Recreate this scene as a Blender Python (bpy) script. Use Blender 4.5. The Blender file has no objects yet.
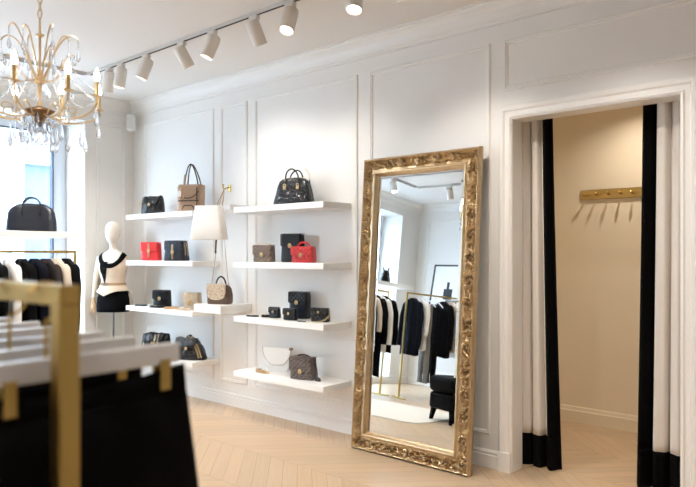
import bpy, bmesh, math, random
import numpy as np
from mathutils import Vector, Matrix, noise
PI = math.pi
rad = math.radians
random.seed(11)
C = bpy.context.scene.collection

# ------------------------------------------------------------------ materials
M = {}
def new_mat(name):
    m = bpy.data.materials.new(name); m.use_nodes = True
    nt = m.node_tree
    b = nt.nodes['Principled BSDF']
    return m, nt, b
def lin(c):
    return tuple(((v/255) / 12.92 if v/255 <= .04045 else ((v/255+.055)/1.055)**2.4) for v in c) + (1,)
def mat(name, rgb, rough=.5, metal=0, bump=None, scale=40, strength=.2, dist=.002, coat=0, var=0, sheen=0, varscale=6, spec=.5):
    m, nt, b = new_mat(name)
    N = nt.nodes.new; L = nt.links.new
    b.inputs['Base Color'].default_value = lin(rgb)
    b.inputs['Roughness'].default_value = rough
    b.inputs['Metallic'].default_value = metal
    b.inputs['Specular IOR Level'].default_value = spec
    if coat:
        b.inputs['Coat Weight'].default_value = coat; b.inputs['Coat Roughness'].default_value = .25
    if sheen: b.inputs['Sheen Weight'].default_value = sheen
    tc = N('ShaderNodeTexCoord')
    if var:
        n = N('ShaderNodeTexNoise'); n.inputs['Scale'].default_value = varscale; n.inputs['Detail'].default_value = 4
        L(tc.outputs['Object'], n.inputs['Vector'])
        mx = N('ShaderNodeMix'); mx.data_type = 'RGBA'
        c = lin(rgb)
        mx.inputs['A'].default_value = tuple(min(1, v*(1-var)) for v in c[:3])+(1,)
        mx.inputs['B'].default_value = tuple(min(1, v*(1+var)) for v in c[:3])+(1,)
        L(n.outputs['Fac'], mx.inputs['Factor']); L(mx.outputs['Result'], b.inputs['Base Color'])
    if bump:
        bp = N('ShaderNodeBump'); bp.inputs['Strength'].default_value = strength; bp.inputs['Distance'].default_value = dist
        if bump == 'noise':
            n = N('ShaderNodeTexNoise'); n.inputs['Scale'].default_value = scale; n.inputs['Detail'].default_value = 5
            L(tc.outputs['Object'], n.inputs['Vector']); L(n.outputs['Fac'], bp.inputs['Height'])
        elif bump == 'croc':
            n = N('ShaderNodeTexVoronoi'); n.feature = 'DISTANCE_TO_EDGE'; n.inputs['Scale'].default_value = scale
            mp = N('ShaderNodeMath'); mp.operation = 'MINIMUM'; mp.inputs[1].default_value = .18
            L(tc.outputs['Object'], n.inputs['Vector']); L(n.outputs['Distance'], mp.inputs[0]); L(mp.outputs[0], bp.inputs['Height'])
        elif bump == 'quilt':
            s = N('ShaderNodeSeparateXYZ'); L(tc.outputs['Object'], s.inputs[0])
            def mth(op, a, bb=None):
                q = N('ShaderNodeMath'); q.operation = op
                if isinstance(a, (int, float)): q.inputs[0].default_value = a
                else: L(a, q.inputs[0])
                if bb is not None:
                    if isinstance(bb, (int, float)): q.inputs[1].default_value = bb
                    else: L(bb, q.inputs[1])
                return q.outputs[0]
            yy = mth('ADD', s.outputs['Z'], s.outputs['Y'])
            p = mth('ABSOLUTE', mth('SINE', mth('MULTIPLY', mth('ADD', s.outputs['X'], yy), scale)))
            q = mth('ABSOLUTE', mth('SINE', mth('MULTIPLY', mth('SUBTRACT', s.outputs['X'], yy), scale)))
            hh = mth('POWER', mth('MULTIPLY', p, q), .5)
            L(hh, bp.inputs['Height'])
        L(bp.outputs[0], b.inputs['Normal'])
    M[name] = m
    return m
mat('wall_paint', (235, 232, 227), .55, var=.015, bump='noise', scale=90, strength=.03)
mat('ceiling_paint', (233, 228, 222), .7, var=.01)
mat('trim_paint', (238, 235, 230), .38)
mat('cream_paint', (236, 222, 198), .6, var=.02, bump='noise', scale=90, strength=.03)
mat('cream_trim', (234, 222, 198), .4)
mat('shelf_white', (242, 240, 236), .35)
mat('brass', (206, 176, 112), .3, 1, var=.08)
mat('rail_gold', (196, 166, 98), .36, 1, var=.06)
mat('old_gold', (204, 182, 148), .33, 1, var=.26, varscale=30, bump='noise', scale=160, strength=.25)
mat('pale_gold', (226, 200, 152), .3, .85, var=.1, varscale=20)
mat('chandelier_gold', (226, 200, 160), .28, .9)
mat('bronze', (140, 112, 84), .35, 1)
mat('white_plastic', (240, 240, 238), .35)
mat('spot_white', (226, 220, 212), .4)
mat('track_grey', (205, 202, 198), .4)
mat('dark_slot', (40, 40, 42), .6)
mat('black_leather', (10, 10, 13), .32, bump='noise', scale=45, strength=.6, dist=.006, coat=.1, spec=.35)
mat('navy_croc', (10, 13, 21), .2, bump='croc', scale=34, strength=1, dist=.014, coat=.3, spec=.4)
mat('black_quilt', (9, 9, 12), .3, bump='quilt', scale=80, strength=1, dist=.014, coat=.15, spec=.4)
mat('navy_quilt', (14, 24, 48), .32, bump='quilt', scale=80, strength=1, dist=.014, coat=.15, spec=.4)
mat('navy_leather', (12, 19, 34), .3, bump='noise', scale=60, strength=.4, coat=.2)
mat('red_leather', (216, 44, 46), .36, bump='noise', scale=130, strength=.2)
mat('red_quilt', (222, 52, 54), .36, bump='quilt', scale=85, strength=1, dist=.01)
mat('taupe_leather', (186, 156, 130), .45, bump='noise', scale=80, strength=.3, var=.1)
mat('brown_leather', (92, 68, 54), .45, bump='noise', scale=90, strength=.3)
mat('tan_leather', (186, 150, 112), .45, bump='noise', scale=90, strength=.3, var=.08)
mat('dark_trim', (48, 36, 32), .45)
mat('grey_quilt', (112, 98, 92), .42, bump='quilt', scale=80, strength=1, dist=.012, var=.12)
mat('taupe_quilt', (140, 122, 108), .45, bump='quilt', scale=85, strength=1, dist=.012, var=.12)
mat('white_leather', (244, 242, 238), .4)
mat('hanger_white', (242, 240, 238), .3)
mat('cloth_black', (5, 5, 7), .85, spec=.12, bump='noise', scale=200, strength=.2)
mat('cloth_navy', (10, 13, 24), .85, spec=.12, bump='noise', scale=200, strength=.2)
mat('cloth_brown', (48, 42, 40), .85, spec=.12)
mat('cloth_white', (238, 235, 230), .85, bump='noise', scale=150, strength=.2)
mat('cloth_beige', (206, 190, 172), .85, bump='noise', scale=150, strength=.2)
mat('cloth_grey', (128, 124, 120), .85)
mat('curtain_cloth', (222, 214, 205), .85, bump='noise', scale=300, strength=.15, sheen=.15)
mat('curtain_black', (5, 5, 6), .85, spec=.1)
mat('mannequin_linen', (234, 226, 212), .7, bump='noise', scale=250, strength=.2)
mat('bodice_cream', (228, 208, 184), .75, bump='noise', scale=220, strength=.2)
mat('light_wood', (196, 160, 118), .5, var=.1)
mat('steel', (120, 118, 116), .3, 1)
mat('window_frame', (222, 228, 236), .4)
mat('window_gasket', (60, 72, 88), .5)
mat('floor_seam', (132, 108, 84), .7)
mat('bright_floor_patch', (222, 216, 206), .95, bump='noise', scale=120, strength=.6, var=.04)  # pale colour stands in for bright light on the oak floor
mat('velvet_black', (6, 6, 9), .8, spec=.15)
mat('facade_pale', (205, 210, 216), .8, var=.03)
mat('facade_blue', (84, 100, 122), .8)
mat('pavement', (170, 172, 176), .8)
mat('paper_art', (240, 240, 238), .7)
mat('shade_fabric', (244, 240, 234), .7, bump='noise', scale=260, strength=.15)

def emit(name, rgb, s):
    m, nt, b = new_mat(name)
    b.inputs['Base Color'].default_value = lin(rgb)
    b.inputs['Emission Color'].default_value = lin(rgb); b.inputs['Emission Strength'].default_value = s
    M[name] = m
emit('bulb_glow', (255, 236, 206), 16)
emit('lens_glow', (255, 250, 242), 6)
def glassy(name, rgb, ior=1.5):
    m, nt, b = new_mat(name)
    b.inputs['Base Color'].default_value = lin(rgb); b.inputs['Roughness'].default_value = .02
    b.inputs['Transmission Weight'].default_value = 1; b.inputs['IOR'].default_value = ior
    M[name] = m
glassy('crystal', (255, 253, 250), 1.5)
def lighten():
    nt = M['crystal'].node_tree; N = nt.nodes.new; L = nt.links.new
    t = N('ShaderNodeBsdfTransparent'); g = N('ShaderNodeBsdfTranslucent'); g.inputs[0].default_value = (.95, .95, .95, 1)
    a = N('ShaderNodeMixShader'); a.inputs[0].default_value = .4; b = N('ShaderNodeMixShader'); b.inputs[0].default_value = .5
    L(t.outputs[0], a.inputs[1]); L(g.outputs[0], a.inputs[2])
    L(nt.nodes['Principled BSDF'].outputs[0], b.inputs[1]); L(a.outputs[0], b.inputs[2]); L(b.outputs[0], nt.nodes['Material Output'].inputs[0])
lighten()
def pane_mat():
    m, nt, b = new_mat('window_glass')
    t = nt.nodes.new('ShaderNodeBsdfTransparent'); g = nt.nodes.new('ShaderNodeBsdfGlossy'); g.inputs['Roughness'].default_value = .02
    mx = nt.nodes.new('ShaderNodeMixShader'); mx.inputs[0].default_value = .06
    t.inputs[0].default_value = (.93, .97, 1, 1)
    nt.links.new(t.outputs[0], mx.inputs[1]); nt.links.new(g.outputs[0], mx.inputs[2])
    nt.links.new(mx.outputs[0], nt.nodes['Material Output'].inputs[0]); M['window_glass'] = m
pane_mat()
def mirror_mat():
    m, nt, b = new_mat('mirror_silver')
    b.inputs['Base Color'].default_value = (.86, .9, .91, 1); b.inputs['Metallic'].default_value = 1; b.inputs['Roughness'].default_value = .0
    M['mirror_silver'] = m
mirror_mat()
def leopard():
    m, nt, b = new_mat('leopard_hide'); N = nt.nodes.new; L = nt.links.new
    tc = N('ShaderNodeTexCoord'); v = N('ShaderNodeTexVoronoi'); v.inputs['Scale'].default_value = 95
    r = N('ShaderNodeValToRGB'); r.color_ramp.elements[0].position = .22; r.color_ramp.elements[1].position = .42
    r.color_ramp.elements[0].color = lin((92, 70, 54)); r.color_ramp.elements[1].color = lin((216, 198, 174))
    L(tc.outputs['Object'], v.inputs['Vector']); L(v.outputs['Distance'], r.inputs[0]); L(r.outputs[0], b.inputs['Base Color'])
    b.inputs['Roughness'].default_value = .7; M['leopard_hide'] = m
leopard()
def oak():
    m, nt, b = new_mat('oak_planks'); N = nt.nodes.new; L = nt.links.new
    uv = N('ShaderNodeUVMap'); uv.uv_map = 'UVMap'
    mp = N('ShaderNodeMapping'); mp.inputs['Scale'].default_value = (1.6, 34, 1); L(uv.outputs[0], mp.inputs[0])
    n = N('ShaderNodeTexNoise'); n.inputs['Scale'].default_value = 1.6; n.inputs['Detail'].default_value = 6; n.inputs['Distortion'].default_value = .35
    L(mp.outputs[0], n.inputs['Vector'])
    at = N('ShaderNodeAttribute'); at.attribute_name = 'plank'
    mx = N('ShaderNodeMix'); mx.data_type = 'RGBA'
    mx.inputs['A'].default_value = lin((205, 179, 149)); mx.inputs['B'].default_value = lin((184, 157, 126))
    L(n.outputs['Fac'], mx.inputs['Factor'])
    m2 = N('ShaderNodeMix'); m2.data_type = 'RGBA'; m2.blend_type = 'MULTIPLY'; m2.inputs['Factor'].default_value = 1
    L(mx.outputs['Result'], m2.inputs['A']); L(at.outputs['Color'], m2.inputs['B']); L(m2.outputs['Result'], b.inputs['Base Color'])
    b.inputs['Roughness'].default_value = .36
    bp = N('ShaderNodeBump'); bp.inputs['Strength'].default_value = .08; bp.inputs['Distance'].default_value = .001
    L(n.outputs['Fac'], bp.inputs['Height']); L(bp.outputs[0], b.inputs['Normal'])
    M['oak_planks'] = m
oak()

# ------------------------------------------------------------------ mesh helpers
def sgnpow(v, p): return math.copysign(abs(v)**p, v)
class MB:
    def __init__(s): s.v = []; s.f = []; s.m = []
    def add(s, vs, fs, mi=0):
        o = len(s.v); s.v += [tuple(v) for v in vs]; s.f += [tuple(i+o for i in f) for f in fs]; s.m += [mi]*len(fs); return s
    def box(s, x0, x1, y0, y1, z0, z1, mi=0, mtx=None):
        vs = [Vector((x, y, z)) for x in (x0, x1) for y in (y0, y1) for z in (z0, z1)]
        if mtx: vs = [mtx @ v for v in vs]
        return s.add(vs, [(0, 1, 3, 2), (4, 6, 7, 5), (0, 4, 5, 1), (2, 3, 7, 6), (0, 2, 6, 4), (1, 5, 7, 3)], mi)
    def loft(s, rings, closed=True, caps=True, mi=0, loop=False):
        n = len(rings[0]); vs = [p for r in rings for p in r]; fs = []
        R = len(rings)
        for i in range(R if loop else R-1):
            a = i*n; b = ((i+1) % R)*n
            for j in range(n if closed else n-1):
                k = (j+1) % n
                fs.append((a+j, a+k, b+k, b+j))
        if caps and closed and not loop:
            fs.append(tuple(reversed(range(n)))); fs.append(tuple(range((R-1)*n, R*n)))
        return s.add(vs, fs, mi)
    def tube(s, pts, r, seg=8, closed=False, mi=0, flat=None):
        pts = [Vector(p) for p in pts]; n = len(pts); rings = []; up = None
        for i, p in enumerate(pts):
            if closed: t = pts[(i+1) % n]-pts[i-1]
            else: t = pts[min(i+1, n-1)]-pts[max(i-1, 0)]
            if t.length < 1e-9: t = Vector((0, 0, 1))
            t.normalize()
            if up is None:
                up = t.orthogonal().normalized() if abs(t.z) > .9 else Vector((0, 0, 1))
            up = (up-t*up.dot(t))
            if up.length < 1e-6: up = t.orthogonal()
            up.normalize(); sd = t.cross(up)
            rr = r(i/(n-1 if n > 1 else 1)) if callable(r) else r
            ra, rb = (rr, rr) if flat is None else (rr, rr*flat)
            rings.append([p+up*(math.cos(2*PI*k/seg)*ra)+sd*(math.sin(2*PI*k/seg)*rb) for k in range(seg)])
        return s.loft(rings, loop=closed, mi=mi)
    def rev(s, prof, seg=24, cx=0, cy=0, cz=0, mi=0, mtx=None):
        rings = []
        for r, z in prof:
            ring = [Vector((cx+r*math.cos(2*PI*k/seg), cy+r*math.sin(2*PI*k/seg), cz+z)) for k in range(seg)]
            if mtx: ring = [mtx @ v for v in ring]
            rings.append(ring)
        return s.loft(rings, mi=mi)
    def sell(s, secs, seg=32, mi=0, fn=None):
        """stack of super-ellipse sections (z, cx, cy, rx, ry, n)"""
        rings = []
        for (z, cx, cy, rx, ry, n) in secs:
            ring = []
            for k in range(seg):
                a = 2*PI*k/seg
                x = cx+rx*sgnpow(math.cos(a), 2/n); y = cy+ry*sgnpow(math.sin(a), 2/n)
                p = Vector((x, y, z))
                if fn: p = fn(p, a)
                ring.append(p)
            rings.append(ring)
        return s.loft(rings, mi=mi)
    def grid(s, P, mi=0):
        n = len(P[0]); vs = [p for r in P for p in r]
        fs = [(i*n+j, i*n+j+1, (i+1)*n+j+1, (i+1)*n+j) for i in range(len(P)-1) for j in range(n-1)]
        return s.add(vs, fs, mi)
    def ball(s, c, r, seg=10, rings=6, sz=1, mi=0):
        prof = [(max(1e-4, r*math.sin(PI*i/rings)), -r*sz*math.cos(PI*i/rings)) for i in range(rings+1)]
        return s.rev(prof, seg, c[0], c[1], c[2], mi)
    def chain(s, pts, pitch=.014, r=.006, th=.0018, mi=0):
        pts = [Vector(p) for p in pts]; L = [0]
        for a, b in zip(pts, pts[1:]): L.append(L[-1]+(b-a).length)
        n = max(2, int(L[-1]/pitch))
        for i in range(n):
            d = (i+.5)/n*L[-1]; k = 0
            while k < len(L)-2 and L[k+1] < d: k += 1
            t = (pts[k+1]-pts[k]).normalized(); p = pts[k]+t*(d-L[k])
            a = t.orthogonal().normalized(); b = t.cross(a)
            if i % 2: a = b
            q = [p+t*(math.cos(2*PI*j/8)*pitch*.68)+a*(math.sin(2*PI*j/8)*r) for j in range(8)]
            s.tube(q, th, 4, closed=True, mi=mi)
        return s
    def build(s, name, mats, parent=None, smooth=True, bevel=0, bseg=2, loc=None, rotz=0, solid=0, sub=0, angle=40):
        me = bpy.data.meshes.new(name); me.from_pydata(s.v, [], s.f)
        if not isinstance(mats, (list, tuple)): mats = [mats]
        for m in mats: me.materials.append(M[m])
        if len(mats) > 1: me.polygons.foreach_set('material_index', s.m)
        bm = bmesh.new(); bm.from_mesh(me); bmesh.ops.recalc_face_normals(bm, faces=bm.faces); bm.to_mesh(me); bm.free()
        me.polygons.foreach_set('use_smooth', [smooth]*len(me.polygons))
        if smooth:
            me.set_sharp_from_angle(angle=rad(angle))
        o = bpy.data.objects.new(name, me); C.objects.link(o)
        if parent: o.parent = parent
        if loc: o.location = loc
        o.rotation_euler.z = rotz
        if solid:
            m = o.modifiers.new('s', 'SOLIDIFY'); m.thickness = solid; m.offset = 1
        if bevel:
            m = o.modifiers.new('b', 'BEVEL'); m.width = bevel; m.segments = bseg; m.limit_method = 'ANGLE'; m.angle_limit = rad(35)
        if sub:
            m = o.modifiers.new('u', 'SUBSURF'); m.levels = sub; m.render_levels = sub
        return o
def tag(o, label=None, cat=None, group=None, kind=None):
    if label: o['label'] = label
    if cat: o['category'] = cat
    if group: o['group'] = group
    if kind: o['kind'] = kind
    return o
def thing(name, label, cat, loc=(0, 0, 0), rotz=0, group=None):
    o = bpy.data.objects.new(name, None); C.objects.link(o); o.empty_display_size = .05
    o.location = loc; o.rotation_euler = (0, 0, rotz)
    return tag(o, label, cat, group)
def kids(o): return [c for c in bpy.data.objects if c.parent == o]
def dup(root, loc, rotz=None, label=None, group=None):
    def cp(o, par):
        c = o.copy(); C.objects.link(c)
        if par: c.parent = par
        for k in kids(o): cp(k, c)
        return c
    r = cp(root, None); r.location = loc
    if rotz is not None: r.rotation_euler.z = rotz
    if label: r['label'] = label
    if group: r['group'] = group
    return r
def struct(o): o['kind'] = 'structure'; return o
def arc(c, r0, r1, a0, a1, n, ax=(1, 0, 0), ay=(0, 0, 1)):
    ax = Vector(ax); ay = Vector(ay); c = Vector(c)
    return [c+ax*(r0*math.cos(rad(a0+(a1-a0)*i/n)))+ay*(r1*math.sin(rad(a0+(a1-a0)*i/n))) for i in range(n+1)]
def bez(p, n=16):
    p = [Vector(q) for q in p]; out = []
    for i in range(n+1):
        t = i/n; q = p[:]
        while len(q) > 1: q = [a.lerp(b, t) for a, b in zip(q, q[1:])]
        out.append(q[0])
    return out

# ------------------------------------------------------------------ room shell
XL, XR, YW, YB, ZC = -6.63, 2.0, 3.96, -1.85, 3.13
DX0, DX1, DZ = -1.99, -.963, 2.34           # fitting-room opening
TH = .13
# main wall with the opening
w = MB()
w.box(XL-.5, DX0, YW, YW+TH, 0, ZC); w.box(DX1, XR+.2, YW, YW+TH, 0, ZC); w.box(DX0, DX1, YW, YW+TH, DZ, ZC)
struct(w.build('wall_back', 'wall_paint', smooth=False))
# window wall, two deep openings
WD = .50
wins = [(1.55, 3.39), (-1.32, 1.05)]
WZ0, WZ1 = .12, 2.86
w = MB()
for a, b in ((YB-.2, wins[1][0]), (wins[1][1], wins[0][0]), (wins[0][1], YW+.15)): w.box(XL-WD, XL, a, b, 0, ZC)
for a, b in wins: w.box(XL-WD, XL, a, b, 0, WZ0); w.box(XL-WD, XL, a, b, WZ1, ZC)
struct(w.build('wall_left', 'wall_paint', smooth=False))
for i, (a, b) in enumerate(wins):
    t = bpy.data.objects.new('window_%d' % (i+1), None); C.objects.link(t); struct(t)
    f = MB(); xf0, xf1 = XL-WD+.02, XL-WD+.08
    f.box(xf0, xf1, a, a+.14, WZ0, WZ1); f.box(xf0, xf1, b-.14, b, WZ0, WZ1)
    f.box(xf0, xf1, a+.14, b-.14, WZ1-.1, WZ1); f.box(xf0, xf1, a+.14, b-.14, WZ0, WZ0+.1)
    mid = (a+b)/2 - .1
    if i: f.box(xf0, xf1, mid-.05, mid+.05, WZ0+.1, WZ1-.1)
    f.build('window_frame', 'window_frame', t, smooth=False, bevel=.006)
    g = MB()
    for y in (a+.14, b-.155): g.box(xf0+.01, xf1+.012, y, y+.015, WZ0+.1, WZ1-.1)
    for z in (WZ0+.1, WZ1-.112): g.box(xf0+.01, xf1+.012, a+.155, b-.155, z, z+.012)
    g.build('window_gasket', 'window_gasket', t, smooth=False)
    g = MB(); g.box(xf0+.02, xf0+.028, a+.155, b-.155, WZ0+.112, WZ1-.112); g.build('window_pane', 'window_glass', t, smooth=False)
w = MB(); w.box(XL-.5, XR+.2, YB-.2, YB, 0, ZC); struct(w.build('wall_front', 'wall_paint', smooth=False))
w = MB(); w.box(XR, XR+.2, YB, YW, 0, ZC); struct(w.build('wall_right', 'wall_paint', smooth=False))
w = MB(); w.box(XL-.5, XR+.2, YB-.2, YW+TH, ZC, ZC+.12); struct(w.build('ceiling', 'ceiling_paint', smooth=False))
# fitting room
FX0, FX1, FY, FZ = -2.75, -.35, 5.5, 2.85
w = MB(); w.box(FX0-.1, FX1+.1, FY, FY+.1, 0, FZ); struct(w.build('wall_fitting_back', 'cream_paint', smooth=False))
w = MB(); w.box(FX0-.1, FX0, YW+TH, FY, 0, FZ); struct(w.build('wall_fitting_left', 'cream_paint', smooth=False))
w = MB(); w.box(FX1, FX1+.1, YW+TH, FY, 0, FZ); struct(w.build('wall_fitting_right', 'cream_paint', smooth=False))
w = MB(); w.box(FX0-.1, FX1+.1, YW+TH, FY+.1, FZ, FZ+.1); struct(w.build('trim_fitting_ceiling', 'cream_paint', smooth=False))

def sweep_profile(mb, prof, p0, p1, nrm, mitre0=0, mitre1=0):
    """profile [(out, z)] along p0->p1, out in direction nrm"""
    p0 = Vector(p0); p1 = Vector(p1); n = Vector(nrm); t = (p1-p0).normalized()
    r0 = [p0+n*o+Vector((0, 0, z))+t*(o*mitre0) for o, z in prof]
    r1 = [p1+n*o+Vector((0, 0, z))-t*(o*mitre1) for o, z in prof]
    mb.loft([r0, r1])
corn = [(0, 2.985), (.012, 2.985), (.012, 3.005), (.022, 3.012), (.024, 3.035), (.034, 3.055), (.038, 3.07), (.056, 3.09), (.078, 3.102), (.082, 3.114), (.095, 3.117), (.095, ZC), (0, ZC)]
base = [(0, 0), (.018, 0), (.018, .085), (.012, .09), (.012, .1), (.016, .105), (.008, .118), (0, .12)]
for nm, prof, mt in (('cornice', corn, 'trim_paint'), ('baseboard', base, 'trim_paint')):
    for side, p0, p1, n in (('back', (XL, YW, 0), (XR, YW, 0), (0, -1, 0)), ('left', (XL, YB, 0), (XL, YW, 0), (1, 0, 0)),
                            ('front', (XL, YB, 0), (XR, YB, 0), (0, 1, 0)), ('right', (XR, YB, 0), (XR, YW, 0), (-1, 0, 0))):
        mb = MB()
        if nm == 'baseboard' and side == 'back':
            sweep_profile(mb, prof, p0, (DX0-.087, YW, 0), n); sweep_profile(mb, prof, (DX1+.087, YW, 0), p1, n)
        elif nm == 'baseboard' and side == 'left':
            sweep_profile(mb, prof, p0, p1, n)
        else: sweep_profile(mb, prof, p0, p1, n, 1, 1)
        struct(mb.build(('trim_cornice_' if nm == 'cornice' else 'baseboard_')+side, mt, smooth=True, angle=25))
mb = MB(); base2 = [(0, 0), (.018, 0), (.018, .1), (.012, .106), (.012, .118), (.008, .134), (0, .136)]
sweep_profile(mb, base2, (FX0, FY, 0), (FX1, FY, 0), (0, -1, 0)); struct(mb.build('baseboard_fitting_back', 'cream_trim', angle=25))

# wall panel mouldings (rectangular frames in relief)
def panel(mb, a0, a1, z0, z1, origin, ux, nrm, wd=.034):
    prof = [(0, 0), (.004, .009), (.012, .011), (.018, .006), (.026, .008), (.034, 0)]
    ux = Vector(ux); n = Vector(nrm); o = Vector(origin); rings = []
    for (cx, cz, sx, sz) in ((a0, z0, 1, 1), (a1, z0, -1, 1), (a1, z1, -1, -1), (a0, z1, 1, -1)):
        rings.append([o+ux*(cx+sx*d)+Vector((0, 0, cz+sz*d))+n*h for d, h in prof])
    mb.loft(rings, closed=False, caps=False, loop=True)
pan = [(-6.40, -5.16), (-5.06, -4.66), (-4.56, -3.32), (-3.2, -2.15)]
for i, (a, b) in enumerate(pan):
    mb = MB(); panel(mb, a, b, .22, 2.87, (0, YW, 0), (1, 0, 0), (0, -1, 0)); struct(mb.build('trim_%d' % (i+1), 'trim_paint', smooth=False))
mb = MB(); panel(mb, -2.05, -.85, 2.53, 2.87, (0, YW, 0), (1, 0, 0), (0, -1, 0)); struct(mb.build('trim_5', 'trim_paint', smooth=False))
mb = MB(); panel(mb, -.72, 1.9, .22, 2.87, (0, YW, 0), (1, 0, 0), (0, -1, 0)); struct(mb.build('trim_6', 'trim_paint', smooth=False))
mb = MB(); panel(mb, 3.52, 3.86, .22, 2.87, (XL, 0, 0), (0, 1, 0), (1, 0, 0)); struct(mb.build('trim_7', 'trim_paint', smooth=False))
k = 8
for a, b in ((-6.45, -5.6), (-5.45, -4.3), (-4.15, -3), (-2.85, -1.2), (-1.05, 1.8)):
    mb = MB(); panel(mb, a, b, .22, 2.87, (0, YB, 0), (1, 0, 0), (0, 1, 0)); struct(mb.build('trim_%d' % k, 'trim_paint', smooth=False)); k += 1
# door casing
mb = MB(); cw = .087
prof = [(0, 0), (0, .02), (.012, .026), (.02, .018), (.045, .018), (.055, .028), (.075, .03), (.087, .022), (.087, 0)]
rings = []
for (x, z, sx, sz) in ((DX0, .13, -1, 0), (DX0, DZ, -1, 1), (DX1, DZ, 1, 1), (DX1, .13, 1, 0)):
    rings.append([Vector((x+sx*d, YW-hh, z+sz*d)) for d, hh in prof])
mb.loft(rings)
mb.box(DX0-cw-.004, DX0, YW-.034, YW, 0, .13); mb.box(DX1, DX1+cw+.004, YW-.034, YW, 0, .13)
struct(mb.build('trim_casing', 'trim_paint', smooth=True, angle=25))
mb = MB()
mb.box(DX0-.002, DX0+.006, YW-.012, YW+TH+.005, 0, DZ); mb.box(DX1-.006, DX1+.002, YW-.012, YW+TH+.005, 0, DZ); mb.box(DX0+.006, DX1-.006, YW-.012, YW+TH+.005, DZ-.006, DZ+.002)
struct(mb.build('trim_jamb', 'trim_paint', smooth=False))

# chevron oak floor: every plank a quad over a dark seam bed
def floor():
    me = bpy.data.meshes.new('floor'); vs = []; fs = []; uvs = []; cols = []; mi = []
    x0, x1 = XL-.48, XR+.1; pit = .135; cwid = .53; gap = .0011
    ys = 3.67+cwid*4
    row = 0; y = ys
    rnd = random.Random(5)
    while y > YB-.1:
        ya, yb = y-cwid, y; s = -1 if row % 2 else 1
        n0 = int((x0-1-x0)/pit)
        x = x0-cwid
        while x < x1+cwid:
            def cl(px): return min(max(px, x0), x1)
            a = [(x+gap, ya+gap*.7), (x+pit-gap, ya+gap*.7), (x+pit-gap+s*cwid, yb-gap*.7), (x+gap+s*cwid, yb-gap*.7)]
            b = [(cl(p), min(max(q, YB-.1), FY+.05)) for p, q in a]
            area = abs(sum(b[i][0]*b[(i+1) % 4][1]-b[(i+1) % 4][0]*b[i][1] for i in range(4)))
            if area > 1e-4 and not (ya > YW+.5 and (x > FX1+.6 or x < FX0-.8)):
                o = len(vs); vs += [(p, q, 0) for p, q in b]; fs.append((o, o+1, o+2, o+3)); mi.append(0)
                ru, rv = rnd.random()*20, rnd.random()*20; ln = cwid*1.414
                uvs += [(ru, rv), (ru, rv+.095), (ru+ln, rv+.095), (ru+ln, rv)]
                g = 1+rnd.uniform(-.06, .05); wv = rnd.uniform(-.02, .02)
                cols += [(g*(1+wv), g, g*(1-wv), 1)]*4
            x += pit
        y -= cwid; row += 1
    o = len(vs); z = -.0015
    vs += [(x0, YB-.1, z), (x1, YB-.1, z), (x1, YW+TH, z), (x0, YW+TH, z), (FX0-.05, YW+TH, z), (FX1+.05, YW+TH, z), (FX1+.05, FY+.05, z), (FX0-.05, FY+.05, z)]
    fs += [(o, o+1, o+2, o+3), (o+4, o+5, o+6, o+7)]; mi += [1, 1]; uvs += [(0, 0)]*8; cols += [(1, 1, 1, 1)]*8
    # slab body below
    o = len(vs); zz = -.1
    vs += [(x0, YB-.1, zz), (x1, YB-.1, zz), (x1, FY+.05, zz), (x0, FY+.05, zz)]; fs += [(o+3, o+2, o+1, o)]; mi += [1]; uvs += [(0, 0)]*4; cols += [(1, 1, 1, 1)]*4
    me.from_pydata(vs, [], fs); me.materials.append(M['oak_planks']); me.materials.append(M['floor_seam'])
    me.polygons.foreach_set('material_index', mi)
    u = me.uv_layers.new(name='UVMap'); u.data.foreach_set('uv', [c for p in uvs for c in p])
    ca = me.color_attributes.new('plank', 'FLOAT_COLOR', 'CORNER'); ca.data.foreach_set('color', [c for p in cols for c in p])
    ob = bpy.data.objects.new('floor', me); C.objects.link(ob); struct(ob)
floor()

# outside: pale street facade, pavement
t = thing('building', 'pale stone building across the street seen through the window', 'building', (-15, 0, 0))
b = MB(); b.box(-3, 0, -8, 20, -1, 14); b.build('wall', 'facade_pale', t, smooth=False)
b = MB()
for yy in (-4.0, -.6, 2.8, 6.3, 9.9):
    for zz in (.7, 4.6): b.box(0, .35, yy-.35, yy+1.2, zz+2.75, zz+3.0); b.box(0, .15, yy-.35, yy-.1, zz+.2, zz+2.75); b.box(0, .15, yy+.95, yy+1.2, zz+.2, zz+2.75)
b.box(0, .3, -8, 20, 4.1, 4.3); b.build('ledge', 'facade_pale', t, smooth=False)
for yy in (-4.0, -.6, 2.8, 6.3, 9.9):
    for zz in (.7, 4.6):
        b = MB(); b.box(0, .06, yy-.1, yy+.95, zz+.2, zz+2.75)
        b.build('window', 'facade_blue', t, smooth=False)
b = MB(); b.box(-15, XL-.55, -10, 20, -.4, -.25); struct(b.build('ground', 'pavement', smooth=False))

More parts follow.
